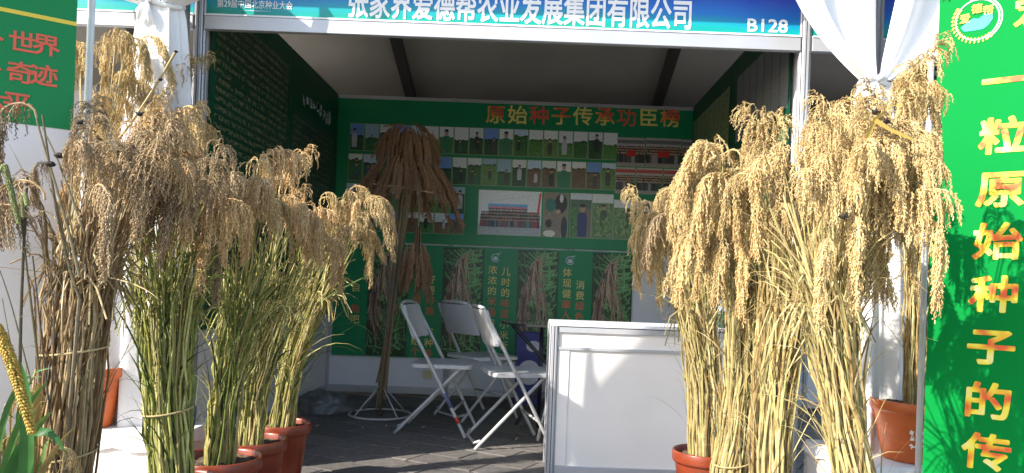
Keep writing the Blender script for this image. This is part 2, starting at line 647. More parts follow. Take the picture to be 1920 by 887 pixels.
# fascia signs
def fascia(x0, x1, label, group=None):
    y = YF - 0.02
    root = thing('fascia_sign', ((x0 + x1) / 2, y, 2.165), label, 'sign')
    MB().b2(x0, x1, y - 0.018, y + 0.018, 2.165, 2.232).build('rail', 'alu', root, bevel=0.002)
    MB().b2(x0, x1, y - 0.022, y + 0.018, 2.2325, 2.2405).build('rail_lip', 'tube_white', root)
    MB().b2(x0, x1, y - 0.018, y + 0.018, 2.56, 2.62).build('rail', 'alu', root, bevel=0.002)
    o = MB().b2(x0 + .002, x1 - .002, y - 0.004, y + 0.004, 2.241, 2.56).build('sign_board', 'fascia', root, world=True)
    o.data.transform(Matrix.Translation((0, 0, -0.076)))
    o.location = (0, 0, 0.076)
    return root, y - 0.0045


fr, fy = fascia(XL + 0.028, XR - 0.038, 'blue and teal fascia sign lettered with the company name and B128')


def on_fascia(body, px0, px1, py, size, material, bold, sx=1.0):
    a, bb = P(px0, py, fy), P(px1, py, fy)
    o = lettering(body, size, ((a.x + bb.x) / 2, fy - 0.001, 0), FRONT, material, fr, bold)
    w = o.dimensions.x if o.dimensions.x else 1
    vs = [v.co.x for v in o.data.vertices]
    w = max(vs) - min(vs)
    o.data.transform(Matrix.Diagonal(((bb.x - a.x) / w, 1, 1, 1)))
    o.location.z = P((px0 + px1) / 2, py, fy).z - 2.165
    return o


on_fascia('张家界爱德帮农业发展集团有限公司', 654, 1297, 21, 0.158, 'white_ink', 0.022)
q = on_fascia('B128', 1400, 1476, 50, 0.090, 'white_ink', 0.02)
q.location.z = P(1438, 50, fy).z - 2.165
q = on_fascia('第29届中国北京种业大会', 408, 549, 10, 0.045, 'white_ink', 0.006)
q.location.z = P(478, 10, fy).z - 2.165
a, bb = P(452, 19.5, fy), P(512, 20, fy)
MB().poly([(a.x, fy - .001, a.z), ((a.x + bb.x) / 2, fy - .001, a.z - .0035), (bb.x, fy - .001, a.z), ((a.x + bb.x) / 2, fy - .001, a.z + .001)]).build('underline', 'grey_ink', fr)
f2, _ = fascia(XL - 3.0, XL - 0.03, 'teal fascia sign of the neighbouring stall behind the tied curtain and pole')
c0 = P(158, 1, fy)
lettering('公司', 0.158, (c0.x - 0.1, fy - 0.001, c0.z + 0.075), FRONT, 'white_ink', f2, 0.022)
fascia(XR + 0.02, XR + 3.0, 'blue green fascia sign of the neighbouring stall behind the gathered curtain')

# ------------------------------------------------------------------ printed sheets on the side walls
yA = (yc[0] + yc[1]) / 2
SH = [(yc[0] + 0.022, yc[1] - 0.006, 'dark green sheet of small pale text next to the front post'),
      (yc[1] + 0.006, yc[2] - 0.012, 'dark green sheet of small pale text next to the photo board corner')]
for i, (ya, yb, lab) in enumerate(SH):
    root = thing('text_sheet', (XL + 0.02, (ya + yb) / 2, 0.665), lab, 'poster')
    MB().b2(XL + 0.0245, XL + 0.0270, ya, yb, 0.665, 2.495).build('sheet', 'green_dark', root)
    zt = 2.36 if i == 0 else 2.10
    MB().b2(XL + 0.0271, XL + 0.0277, ya + 0.06, yb - 0.06, 0.74, zt).build('small_print', 'text_sheet', root)
    if i == 1:
        # heading marks above the text block
        hb = MB()
        for k in range(9):
            yy = ya + 0.28 + k * 0.085
            for s in range(4):
                hb.box((XL + 0.0274, yy + R.uniform(-.02, .02), 2.23 + R.uniform(-.035, .035)), (0.0006, R.choice((0.012, 0.05)), R.choice((0.05, 0.012))))
        tag(hb.build('heading', 'grey_ink', root), kind='stuff')
for i, (ya, yb, lab) in enumerate(((yc[0] + 0.10, yc[1] - 0.006, 'dark green board of white pages and certificates next to the grey end post'),
                                   (yc[1] + 0.006, yc[2] - 0.012, 'dark green board with certificates in the corner by the photo board'))):
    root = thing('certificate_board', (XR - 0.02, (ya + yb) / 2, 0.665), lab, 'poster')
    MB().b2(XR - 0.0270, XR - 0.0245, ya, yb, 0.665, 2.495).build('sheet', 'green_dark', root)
    xx = XR - 0.0292
    y = ya + 0.03
    k = 0
    while y + 0.14 < yb - 0.02:
        for (za, zb, mm) in ((1.93, 2.36, 'page_sheet'), (1.52, 1.84, 'cert_sheet'), (1.12, 1.44, 'cert_sheet')):
            if i == 1 and mm == 'page_sheet':
                mm = 'cert_sheet'
            MB().b2(xx, xx + 0.0018, y, y + 0.13, za, zb).build('page', mm, root)
        y += 0.142
        k += 1

# ------------------------------------------------------------------ the photo board
board = thing('photo_board', ((XL + XR) / 2, YB - 0.02, 1.275), 'green board with red and yellow heading above rows of small photographs', 'board')
by = YB - 0.028
MB().b2(XL + 0.025, XR - 0.025, by, by + 0.002, 1.275, 2.468).build('board_sheet', 'green_print', board)
tl = '原始种子传承功臣榜'
tm = ['fire_ink', 'yellow_title', 'red_title', 'fire_ink', 'yellow_title', 'fire_ink', 'red_title', 'yellow_title', 'fire_ink']
M['yellow_title'] = mat('title_yellow', (0.78, 0.66, 0.16), 0.5, 0.1)
M['red_title'] = mat('title_red', (0.70, 0.10, 0.06), 0.5, 0.1)
for k, ch in enumerate(tl):
    p = P(930 + k * 40.9, 217.5 + k * 0.85, by)
    lettering(ch, 0.165, (p.x, by - 0.001, p.z), FRONT, tm[k], board, 0.016, sx=1.04, sy=0.98, shear=-0.04)


PC = [0]


def lay_y(lay):
    PC[0] += 1
    return -(lay * 0.0004 + ((PC[0] * 0.618034) % 1.0) * 0.00034)


def quadp(mb, x0, x1, z0, z1, lay, col):
    y = lay_y(lay)
    mb.poly([(x0, y, z0), (x1, y, z0), (x1, y, z1), (x0, y, z1)], col)


def blob(mb, cx, cz, rx, rz, lay, col, n=10):
    y = lay_y(lay)
    mb.poly([(cx + rx * math.cos(2 * math.pi * k / n), y, cz + rz * math.sin(2 * math.pi * k / n)) for k in range(n)], col)


def person_print(mb, cx, z0, hgt, lay, shirt, hair=(0.02, 0.018, 0.016), skin=(0.30, 0.19, 0.13)):
    w = hgt * 0.30
    y = lay_y(lay)
    mb.poly([(cx - w * .42, y, z0), (cx + w * .42, y, z0), (cx + w * .5, y, z0 + hgt * .5), (cx + w * .36, y, z0 + hgt * .72), (cx - w * .36, y, z0 + hgt * .72), (cx - w * .5, y, z0 + hgt * .5)], shirt)
    blob(mb, cx, z0 + hgt * .84, hgt * .085, hgt * .115, lay + 1, skin)
    blob(mb, cx, z0 + hgt * .93, hgt * .09, hgt * .06, lay + 2, hair, 8)


def speckle(mb, x0, x1, z0, z1, lay, cols, n, r, s=0.006):
    for _ in range(n):
        x, z = r.uniform(x0 + s, x1 - s), r.uniform(z0 + s * 1.2, z1 - s * 1.2)
        a = r.uniform(-.6, .6)
        y = lay_y(lay)
        l, w = s * r.uniform(.6, 1.3), s * r.uniform(.2, .5)
        dx, dz = math.sin(a), math.cos(a)
        mb.poly([(x - dz * w, y, z + dx * w), (x + dx * l, y, z + dz * l), (x + dz * w, y, z - dx * w), (x - dx * l, y, z - dz * l)], r.choice(cols))


def photo(x0, x1, z0, z1, seed, kind='field'):
    r = random.Random(seed)
    mb = MB()
    w, h = x1 - x0, z1 - z0
    X0, X1 = -w / 2, w / 2
    quadp(mb, X0 - .0035, X1 + .0035, -.0035, h + .0035, 0, (0.20, 0.26, 0.16))       # pale border
    sky_c = r.choice([(0.42, 0.46, 0.48), (0.50, 0.52, 0.52), (0.32, 0.42, 0.52), (0.10, 0.20, 0.45), (0.46, 0.48, 0.50), (0.20, 0.30, 0.38)])
    gr = r.choice([(0.03, 0.10, 0.03), (0.05, 0.15, 0.035), (0.02, 0.06, 0.03), (0.08, 0.16, 0.05), (0.10, 0.07, 0.045), (0.03, 0.13, 0.04)])
    G2 = [tuple(c * k for c in gr) for k in (0.4, 0.6, 1.4, 1.9)]
    if kind == 'field':
        hz = h * r.uniform(.45, .78)
        quadp(mb, X0, X1, 0, hz, 1, gr)
        quadp(mb, X0, X1, hz, h, 1, sky_c)
        pts = [(X0, -.0008, hz - .004)]
        pts += [(X1, -.0008, hz - .004)]
        for k in range(6, -1, -1):
            pts.append((X0 + w * k / 6, -.0008, hz + h * r.uniform(.0, .07)))
        mb.poly(pts, tuple(c * .55 for c in gr))
        speckle(mb, X0, X1, 0, hz, 3, G2, 90, r, 0.007)
        for _ in range(r.choice((0, 1, 1, 1, 2))):
            person_print(mb, r.uniform(-.22, .22) * w, h * r.uniform(0.05, .25), h * r.uniform(.4, .72), 4, r.choice([(0.02, 0.03, 0.03), (0.30, 0.32, 0.36), (0.02, 0.10, 0.06), (0.03, 0.05, 0.14), (0.05, 0.05, 0.05)]))
    elif kind == 'portrait':
        quadp(mb, X0, X1, 0, h * .62, 1, (0.04, 0.13, 0.05))
        quadp(mb, X0, X1, h * .62, h, 1, (0.48, 0.50, 0.52))
        speckle(mb, X0, X1, 0, h * .6, 2, G2, 60, r, 0.007)
        person_print(mb, 0, -0.0, h * .93, 4, (0.02, 0.13, 0.07))
    elif kind == 'crowd':
        quadp(mb, X0, X1, 0, h, 1, (0.05, 0.045, 0.045))
        quadp(mb, X0, X1, h * .66, h, 2, (0.28, 0.27, 0.27))
        quadp(mb, X0, X1, 0, h * .18, 2, (0.20, 0.19, 0.18))
        quadp(mb, X0, X1, h * .80, h * .93, 3, r.choice([(0.30, 0.05, 0.05), (0.22, 0.06, 0.06), (0.10, 0.10, 0.11)]))
        for row in range(3):
            n = int(w / 0.019)
            for k in range(n):
                person_print(mb, X0 + w * (k + .6 + r.uniform(-.2, .2)) / (n + .3), h * (.30 - row * .09), h * .42, 4 + row * 3, r.choice([(0.02, 0.02, 0.025), (0.03, 0.03, 0.04), (0.06, 0.05, 0.05), (0.16, 0.16, 0.17), (0.02, 0.05, 0.04)]))
        if seed % 2:
            quadp(mb, -w * .16, w * .18, h * .34, h * .56, 15, (0.32, 0.02, 0.02))
    elif kind == 'group':
        quadp(mb, X0, X1, 0, h * .24, 1, (0.26, 0.28, 0.30))
        quadp(mb, X0, X1, h * .24, h, 1, (0.50, 0.52, 0.54))
        speckle(mb, X0, X1, 0, h * .2, 2, [(0.2, 0.22, 0.24), (0.32, 0.33, 0.34)], 60, r, 0.012)
        for k in range(15):
            blob(mb, X0 + w * (.14 + .05 * k), h * (.74 + .012 * k), .004, .0025, 2, (0.1, 0.1, 0.14), 6)
        quadp(mb, X0 + w * .15, X0 + w * .78, h * .56, h * .70, 2, (0.10, 0.28, 0.52))
        quadp(mb, X0 + w * .17, X0 + w * .76, h * .585, h * .64, 3, (0.45, 0.16, 0.20))
        mb.poly([(X0 + w * .78, -.0012, h * .46), (X0 + w * .96, -.0012, h * .46), (X0 + w * .995, -.0012, h * .98), (X0 + w * .96, -.0012, h * .96), (X0 + w * .93, -.0012, h * .53), (X0 + w * .79, -.0012, h * .53)], (0.42, 0.04, 0.05))
        for row in range(4):
            n = 34 if row else 24
            lo, hi = (.04, .97) if row else (.16, .78)
            for k in range(n):
                person_print(mb, X0 + w * (lo + (hi - lo) * (k + .5 + r.uniform(-.2, .2)) / n), h * (.40 - .075 * row), h * .20, 4 + row * 3,
                             r.choice([(0.02, 0.03, 0.06), (0.03, 0.08, 0.07), (0.22, 0.03, 0.05), (0.04, 0.04, 0.06), (0.10, 0.15, 0.16)]))
    elif kind == 'close':
        quadp(mb, X0, X1, 0, h, 1, (0.17, 0.14, 0.11))
        speckle(mb, X0, X1, 0, h, 2, [(0.10, 0.08, 0.06), (0.25, 0.21, 0.17)], 80, r, .012)
        blob(mb, X0 + w * .28, h * .72, w * .22, h * .16, 3, (0.02, 0.12, 0.09))
        blob(mb, X0 + w * .70, h * .76, w * .26, h * .22, 3, (0.015, 0.015, 0.018))
        blob(mb, X0 + w * .72, h * .88, w * .08, h * .10, 4, (0.45, 0.45, 0.46))
        blob(mb, X0 + w * .60, h * .58, w * .10, h * .05, 5, (0.34, 0.22, 0.16))
        blob(mb, X0 + w * .85, h * .22, w * .13, h * .26, 3, (0.02, 0.022, 0.035))
        blob(mb, X0 + w * .22, h * .30, w * .13, h * .10, 5, (0.015, 0.014, 0.014))
        blob(mb, X0 + w * .26, h * .07, w * .25, h * .08, 4, (0.48, 0.45, 0.40))
    elif kind == 'plants':
        quadp(mb, X0, X1, 0, h, 1, (0.10, 0.16, 0.08))
        quadp(mb, X0, X1, h * .8, h, 2, (0.46, 0.48, 0.50))
        speckle(mb, X0, X1, 0, h * .85, 3, [(0.04, 0.10, 0.03), (0.16, 0.24, 0.10), (0.08, 0.16, 0.05), (0.22, 0.27, 0.15)], 220, r, .016)
        person_print(mb, w * .05, h * .28, h * .5, 4, (0.05, 0.07, 0.05))
        speckle(mb, X0, X1, 0, h * .6, 8, [(0.06, 0.14, 0.04), (0.16, 0.24, 0.10)], 70, r, .016)
    elif kind == 'standing':
        quadp(mb, X0, X1, 0, h, 1, (0.14, 0.12, 0.09))
        quadp(mb, X0, X1, h * .86, h, 2, (0.40, 0.44, 0.48))
        quadp(mb, X0, X0 + w * .42, 0, h * .86, 2, (0.05, 0.14, 0.05))
        quadp(mb, X0, X1, h * .66, h * .86, 3, (0.06, 0.11, 0.08))
        speckle(mb, X0, X0 + w * .42, 0, h * .8, 4, [(0.03, 0.09, 0.03), (0.10, 0.20, 0.08)], 90, r, .014)
        person_print(mb, w * .08, h * .02, h * .76, 5, (0.025, 0.03, 0.11))
    me = mb.mesh('photo_print', 'print', True)
    o = bpy.data.objects.new('photo_print', me)
    COL.objects.link(o)
    o.parent = board
    o.location = Vector(((x0 + x1) / 2, by - 0.0008, z0)) - wloc(board)
    return o


def bx(px, py):
    return P(px, py, by).x


pitch, pwid, phgt = 0.1248, 0.113, 0.222
rowz = [2.257, 2.004, 1.757, 1.535]
x00 = bx(657, 258)
sd = 0
for row in range(4):
    n = 18 if row < 2 else 8 if row == 2 else 8
    for k in range(n):
        sd += 1
        x = x00 + k * pitch - 0.006 * row
        hh = phgt if row < 3 else 0.17
        if row >= 2 and k * pitch + pwid > bx(895, 400) - x00 + 0.02:
            continue
        photo(x, x + pwid, rowz[row] - hh, rowz[row], sd + 40, 'portrait' if (row, k) in ((0, 10), (1, 14), (0, 6)) else 'field')
zb1, zb2 = rowz[0] - 0.035, rowz[1] - 0.03
for (a, bb, zt, zbm, s) in ((1157, 1208, zb1, zb1 - .235, 101), (1211, 1276, zb1 + .004, zb1 - .235, 103), (1279, 1309, zb1, zb1 - .235, 104),
                            (1156, 1192, zb2, zb2 - .215, 106), (1195, 1243, zb2, zb2 - .215, 108), (1246, 1306, zb2, zb2 - .215, 110)):
    photo(bx(a, 290), bx(bb, 290), zbm, zt, s, 'crowd')
photo(bx(897, 400), bx(1015, 400), 1.372, 1.742, 120, 'group')
photo(bx(1019, 400), bx(1065, 400), 1.372, 1.738, 121, 'close')
photo(bx(1069, 400), bx(1108.5, 400), 1.372, 1.742, 122, 'standing')
photo(bx(1110, 400), bx(1149, 400), 1.372, 1.742, 123, 'plants')
photo(bx(1151, 400), bx(1200, 400), 1.372, 1.70, 124, 'plants')
photo(bx(1203, 400), bx(1300, 400), 1.372, 1.70, 126, 'crowd')


# ------------------------------------------------------------------ the lower posters
def plant_picture(w, h, seed):
    r = random.Random(seed)
    mb = MB()
    quadp(mb, 0, w, 0, h, 0, (0.02, 0.045, 0.02))
    lay = 1

    def ribbon(x, z, ang, L, w0, col, curl, lay):
        lay = lay + r.random() * .9
        pts = []
        px, pz, a = x, z, ang
        n = 9
        for i in range(n + 1):
            t = i / n
            ww = w0 * (1 - t) ** .6 * .5 + .0004
            pts.append((px, pz, a, ww))
            px += math.sin(a) * L / n
            pz += math.cos(a) * L / n
            a += curl / n
        y = -lay * 0.0003 - ((PC[0] * 0.618034) % 1.0) * 0.0002
        PC[0] += 1
        for i in range(n):
            (xa, za, aa, wa), (xb, zb_, ab, wb) = pts[i], pts[i + 1]
            q = [(xa - math.cos(aa) * wa, za + math.sin(aa) * wa), (xa + math.cos(aa) * wa, za - math.sin(aa) * wa), (xb + math.cos(ab) * wb, zb_ - math.sin(ab) * wb), (xb - math.cos(ab) * wb, zb_ + math.sin(ab) * wb)]
            if all(0 < u < w and 0 < v < h for u, v in q):
                mb.poly([(u, y, v) for u, v in q], col)
    for _ in range(240):
        x = r.choice((r.uniform(0, w), r.uniform(w * .45, w)))
        g = r.choice((.35, .5, .8, 1.2, 1.9))
        ribbon(x, r.uniform(0, h), r.uniform(-1.3, 1.3), r.uniform(.10, .38), r.uniform(.005, .017), (0.09 * g, 0.24 * g, 0.08 * g), r.uniform(-1.6, 1.6), r.uniform(1, 5))
    # the drooping head: strands falling from an arch that rises to the upper right
    for k in range(150):
        t = r.random()
        ax = w * (.72 - .58 * t ** .75)
        az = h * (.97 - .42 * t ** 1.7)
        br = r.choice((.25, .45, .7, 1.0, 1.3, 1.6))
        ribbon(ax + r.uniform(-.02, .012), az, math.pi + r.uniform(-.05, .55) * (1 - t * .8), r.uniform(.16, .34) + .22 * t * r.random(), r.uniform(.009, .017), (0.32 * br, 0.215 * br, 0.15 * br), r.uniform(-.6, .05), 6 + r.uniform(0, 8))
    for k in range(16):
        br = r.uniform(.5, 1.6)
        ribbon(w * r.uniform(.46, .58), h * r.uniform(.60, .80), math.pi - r.uniform(.05, .40), r.uniform(.3, .5), r.uniform(.010, .016), (0.34 * br, 0.235 * br, 0.165 * br), .3, 15)
    for k in range(22):
        ribbon(w * r.uniform(.5, .75), h * r.uniform(.62, .97), r.uniform(.7, 1.7), r.uniform(.12, .3), .012, (0.16, 0.36, 0.14), r.uniform(.2, 1.2), 16)
    return mb.mesh('plant_picture', 'print_plant', True)


PIC = plant_picture(0.335, 0.925, 5)
M['yel_p'] = mat('poster_yellow', (0.68, 0.58, 0.20), 0.5, 0.1)
M['red_p'] = mat('poster_red', (0.60, 0.15, 0.07), 0.5, 0.1)
POST = [(625, ['', '　　自　地吧'], 'lower poster reading down to 地吧 at the corner by the side wall'),
        (765, ['　　　造种　　给个', '　好要好粮　好种多打粮'], 'lower poster of yellow text and millet behind the hanging sheaf'),
        (905, ['浓浓的米汤自然香', '儿时的味道小米饭'], 'lower poster about rice soup and childhood flavour with millet picture'),
        (1045, ['体现健康人', '　消费绿色食'], 'lower poster about green consumption and health with millet picture')]
zb0, zt0 = 0.318, 1.262
for (px, cols, lab) in POST:
    x0 = bx(px + 0.5, 550)
    root = thing('poster', (x0 + 0.31, by, zb0), lab, 'poster')
    MB().b2(x0, x0 + 0.622, by, by + 0.002, zb0, zt0).build('sheet', 'green_print', root)
    o = bpy.data.objects.new('plant_picture', PIC)
    COL.objects.link(o)
    o.parent = root
    o.location = Vector((x0 + 0.285, by - 0.0006, zb0 + 0.008)) - wloc(root)
    # emblem
    em = MB()
    cxm, czm = x0 + 0.095, zt0 - 0.085
    ring = [(cxm + .033 * math.cos(t), by - .001, czm + .033 * math.sin(t)) for t in np.linspace(0.5, 5.9, 22)]
    em.tube(ring, 0.004, 5)
    em.tube([(cxm + .01, by - .001, czm + .035), (cxm + .045, by - .001, czm + .04)], .004, 5)
    e1 = em.build('emblem', 'grey_ink', root)
    ee = MB()
    ee.poly([(cxm + .022 * math.cos(t), by - .0012, czm - .004 + .018 * math.sin(t)) for t in np.linspace(0, 6.28, 14, endpoint=False)])
    ee.build('emblem_disc', 'cyan_dim', root) if 'cyan_dim' in M else ee.build('emblem_disc', 'grey_ink', root)
    for ci, txt in enumerate(cols):
        for k, ch in enumerate(txt):
            if ch == '　':
                continue
            lettering(ch, 0.078, (x0 + 0.075 + ci * 0.112, by - 0.001, zt0 - 0.19 - k * 0.0885 - 0.012 * ci), FRONT,
                      'red_p' if (k * 7 + ci * 5 + int(px)) % 5 in (1, 3) else 'yel_p', root, 0.014)

# ------------------------------------------------------------------ the tent: roof slopes, rafters, legs
tent = thing('tent', (-0.18, 5.4, 0), 'large tent with dull grey fabric roof and dark rafters over the stalls', 'tent')
TX0, TX1 = -6.5, 6.2
RY, RZ, EY, EZ = 5.35, 3.22, 7.5, 2.52
nx, ny = 64, 16
for s in (1, -1):
    mb = MB()
    y1 = RY + s * (EY - RY) if s > 0 else 3.45
    z1 = EZ if s > 0 else 2.62
    for i in range(nx + 1):
        for j in range(ny + 1):
            x = TX0 + (TX1 - TX0) * i / nx
            t = j / ny
            y = RY + (y1 - RY) * t
            z = RZ + (z1 - RZ) * t - 0.05 * math.sin(math.pi * t) * abs(math.sin((x + .9) * math.pi / 2.2)) + 0.012 * mnoise.noise((x * 2.2, y * 1.5, 0))
            mb.v.append((x, y, z))
    for i in range(nx):
        for j in range(ny):
            a = i * (ny + 1) + j
            mb.face((a, a + ny + 1, a + ny + 2, a + 1))
    mb.build('roof_slope', 'roof', tent, smooth=True)
mb = MB().poly([(TX0, EY, 0), (TX1, EY, 0), (TX1, EY, EZ), (TX0, EY, EZ)])
mb.build('rear_sheet', 'roof', tent)
for x in (-3.3, -1.17, 1.10, 3.3):
    for (y1, z1) in ((EY, EZ), (3.45, 2.62)):
        a, b_ = Vector((x, RY, RZ - .06)), Vector((x, y1, z1 - .06))
        d = b_ - a
        rot = d.to_track_quat('Y', 'Z').to_matrix()
        MB().box((a + b_) / 2, (0.085, d.length, 0.07), rot).build('rafter', 'rafter', tent)
MB().b2(TX0, TX1, 3.40, 3.46, 2.64, 2.72).build('eave_beam', 'alu', tent)
mb = MB()
for i in range(120):
    pass
for x in (1.60, -1.745, -5.2, 5.0):
    mb, gr = MB(), MB()
    mb.b2(x - .04, x + .04, 3.56, 3.64, 0, 2.66)
    for k in (-1, 0, 1):
        gr.b2(x + k * .022 - .004, x + k * .022 + .004, 3.557, 3.559, 0.0, 2.64)
    p = mb.build('tent_leg', 'steel', tent, bevel=.006)
    gr.build('groove', 'alu_dark', p)


# ------------------------------------------------------------------ tied curtains
def curtain(cx, cy, tz, topz, lw, rw, hw_tie, hw_low, label, seed, gap=0.12, pw=1.7):
    r = random.Random(seed)
    root = thing('tied_curtain', (cx, cy, 0.0), label, 'curtain')
    mb = MB()
    # upper swags: pleats fanning from the tie
    for s, wid in ((-1, lw), (1, rw)):
        nu, nv = 60, 26
        base = len(mb.v)
        ph = r.uniform(0, 6)
        for j in range(nv + 1):
            t = j / nv
            z = tz + (topz - tz) * t
            half = hw_tie + (wid - hw_tie) * (1 - (1 - t) ** pw)
            for i in range(nu + 1):
                u = i / nu
                inner = gap * t + 0.004
                x = cx + s * (inner + (half - inner) * u)
                fold = math.sin(u * 19 + ph + 1.2 * t) * (.015 + .028 * t) + math.sin(u * 7.3 + ph * 2) * (.01 + .05 * t)
                y = cy - .02 - .055 * math.sin(math.pi * u) * (1 - t) + fold - .05 * t
                zz = z - (0.10 * t * math.sin(math.pi * min(1, u * 1.0)) if wid > .3 else .03 * t)
                mb.v.append((x, y, zz))
        for j in range(nv):
            for i in range(nu):
                a = base + j * (nu + 1) + i
                q = (a, a + 1, a + nu + 2, a + nu + 1)
                mb.face(q if s > 0 else q[::-1])
    # gathered fall below the tie
    nu, nv = 110, 40
    base = len(mb.v)
    ph = [r.uniform(0, 6) for _ in range(5)]
    for j in range(nv + 1):
        t = j / nv
        z = tz * (1 - t) + 0.02 * t
        hw = hw_tie + (hw_low - hw_tie) * min(1, t * 2.2) ** .55 + .02 * t
        for i in range(nu):
            a = 2 * math.pi * i / nu
            k = 1 + (.10 + .10 * min(1, t * 3)) * math.sin(7 * a + ph[0] + .7 * t) + .09 * math.sin(12 * a + ph[1] - 1.1 * t) + .06 * math.sin(4 * a + ph[2] + 2 * t) + .03 * math.sin(19 * a + ph[3])
            mb.v.append((cx + hw * k * math.cos(a) + .02 * math.sin(3 * t + ph[4]) * t, cy + hw * .62 * k * math.sin(a), z))
    for j in range(nv):
        for i in range(nu):
            i2 = (i + 1) % nu
            mb.face((base + j * nu + i, base + (j + 1) * nu + i, base + (j + 1) * nu + i2, base + j * nu + i2))
    mb.build('cloth', 'cloth', root, smooth=True)
    tb = MB()
    tb.tube([(cx + (hw_tie * 1.12) * math.cos(a), cy + (hw_tie * .78) * math.sin(a), tz + .012 * math.sin(a * 2)) for a in np.linspace(0, 2 * math.pi, 26)], .011, 8)
    kx = cx - hw_tie * .45
    for (dx, dz, L) in ((-.035, .02, .05), (.03, .03, .045), (-.02, -.09, .10), (.02, -.11, .12)):
        tb.tube([(kx, cy - hw_tie * .8, tz), (kx + dx, cy - hw_tie * .8 - .025, tz + dz * .6), (kx + dx * 1.5, cy - hw_tie * .8 - .012, tz + dz)], [.012, .016, .006], 8)
    tb.build('tie', 'cloth', root, smooth=True)
    return root


cL = P(305, 14, 3.5)
curtain(cL.x, 3.5, cL.z, 2.6, 0.62, 0.40, 0.085, 0.145, 'white tied curtain beside the wall of small text', 4, gap=.10, pw=3.2)
cR = P(1640, 158, 3.5)
curtain(cR.x, 3.5, cR.z, 2.62, 0.50, 0.78, 0.065, 0.125, 'white gathered curtain behind the golden millet by the tall green banner', 9, gap=.075, pw=1.9)

# cloth-covered weight blocks at the tent legs
for (x0, x1, lab) in ((-2.05, -1.50, 'low white block with cloth cover at the foot of the curtain by the straw sheaf'),
                      (1.38, 1.86, 'low white block carrying the orange pot at the curtain foot')):
    root = thing('weight_block', ((x0 + x1) / 2, 3.42, 0), lab, 'block')
    MB().b2(x0, x1, 3.14, 3.70, 0, 0.235).build('block_body', 'white_board', root, bevel=.012)
    mb = MB()
    n = 24
    for i in range(n + 1):
        for j in range(n + 1):
            x = x0 - .015 + (x1 - x0 + .03) * i / n
            y = 3.125 + .59 * j / n
            z = .243 + .008 * abs(mnoise.noise((x * 6, y * 5, 2)))
            if i in (0, n) or j in (0, n):
                z -= .05 + .03 * mnoise.noise((x * 9, y * 9, 5))
            mb.v.append((x, y, z))
    for i in range(n):
        for j in range(n):
            a = i * (n + 1) + j
            mb.face((a, a + n + 1, a + n + 2, a + 1))
    mb.build('cloth_cover', 'cloth', root, smooth=False)

# ------------------------------------------------------------------ the counter
ct = thing('reception_counter', (0.72, 3.85, 0), 'low white reception counter with aluminium frame before the posters', 'counter')
c0, c1, cyf, cyb, cz = 0.125, 1.26, 3.635, 4.06, 0.762
for (x, y) in ((c0, cyf), (c1, cyf), (c0, cyb), (c1, cyb)):
    mb, gr = MB(), MB()
    alu_post(mb, gr, x, y, 0, cz, 0.022)
    p = mb.build('corner_post', 'alu', ct)
    gr.build('groove', 'alu_dark', p)
for (y) in (cyf, cyb):
    for (za, zb) in ((0.03, 0.085), (cz - 0.030, cz - 0.003), (cz - 0.115, cz - 0.100)):
        MB().b2(c0 + .022, c1 - .022, y - .015, y + .015, za, zb).build('rail', 'alu', ct, bevel=.002)
    MB().b2(c0 + .0225, c1 - .0225, y - .004, y + .004, .085, cz - .115).build('front_panel', 'white_board', ct)
    MB().b2(c0 + .0225, c1 - .0225, y - .004, y + .004, cz - .100, cz - .030).build('front_panel', 'white_board', ct)
MB().b2(c0 + .022, c0 + .075, cyf - .010, cyf - .0045, .086, cz - .116).build('edge_strip', 'white_board', ct, bevel=.001)
for x in (c0, c1):
    MB().b2(x - .004, x + .004, cyf + .022, cyb - .022, .03, cz - .003).build('side_panel', 'white_board', ct)
MB().b2(c0 - .02, c1 + .02, cyf - .02, cyb + .02, cz + .0005, cz + .013).build('counter_top', 'white_panel', ct, bevel=.003)

# bottle and small things on the counter
bp_ = P(1357, 618, 3.80)
bt = thing('water_bottle', (bp_.x, 3.80, cz + .013), 'clear plastic water bottle standing on the counter behind the millet', 'bottle')
MB().lathe([(0, 0), (.031, 0), (.033, .01), (.033, .075), (.030, .085), (.033, .095), (.033, .145), (.028, .17), (.014, .195), (.0125, .205)], wloc(bt), 20).build('bottle_body', 'glass', bt, smooth=True)
M['bottle_label'] = mat('bottle_label', (0.25, 0.42, 0.62), 0.4, 0.5, 30)
MB().lathe([(.0336, .085), (.0336, .14)], wloc(bt), 20).build('bottle_label', 'bottle_label', bt, smooth=True)
MB().lathe([(.0145, .198), (.0145, .222), (0, .222)], wloc(bt), 16).build('bottle_cap', 'red_ink', bt, smooth=True)
sp_ = P(1340, 618, 3.86)
MBt = MB().b2(sp_.x - .06, sp_.x + .10, 3.86, 3.95, cz + .0135, cz + .021)
pamph = MBt.build('leaflet_pile', 'page_sheet', None)
tag(pamph, 'small pile of printed leaflets lying on the counter', 'leaflets')


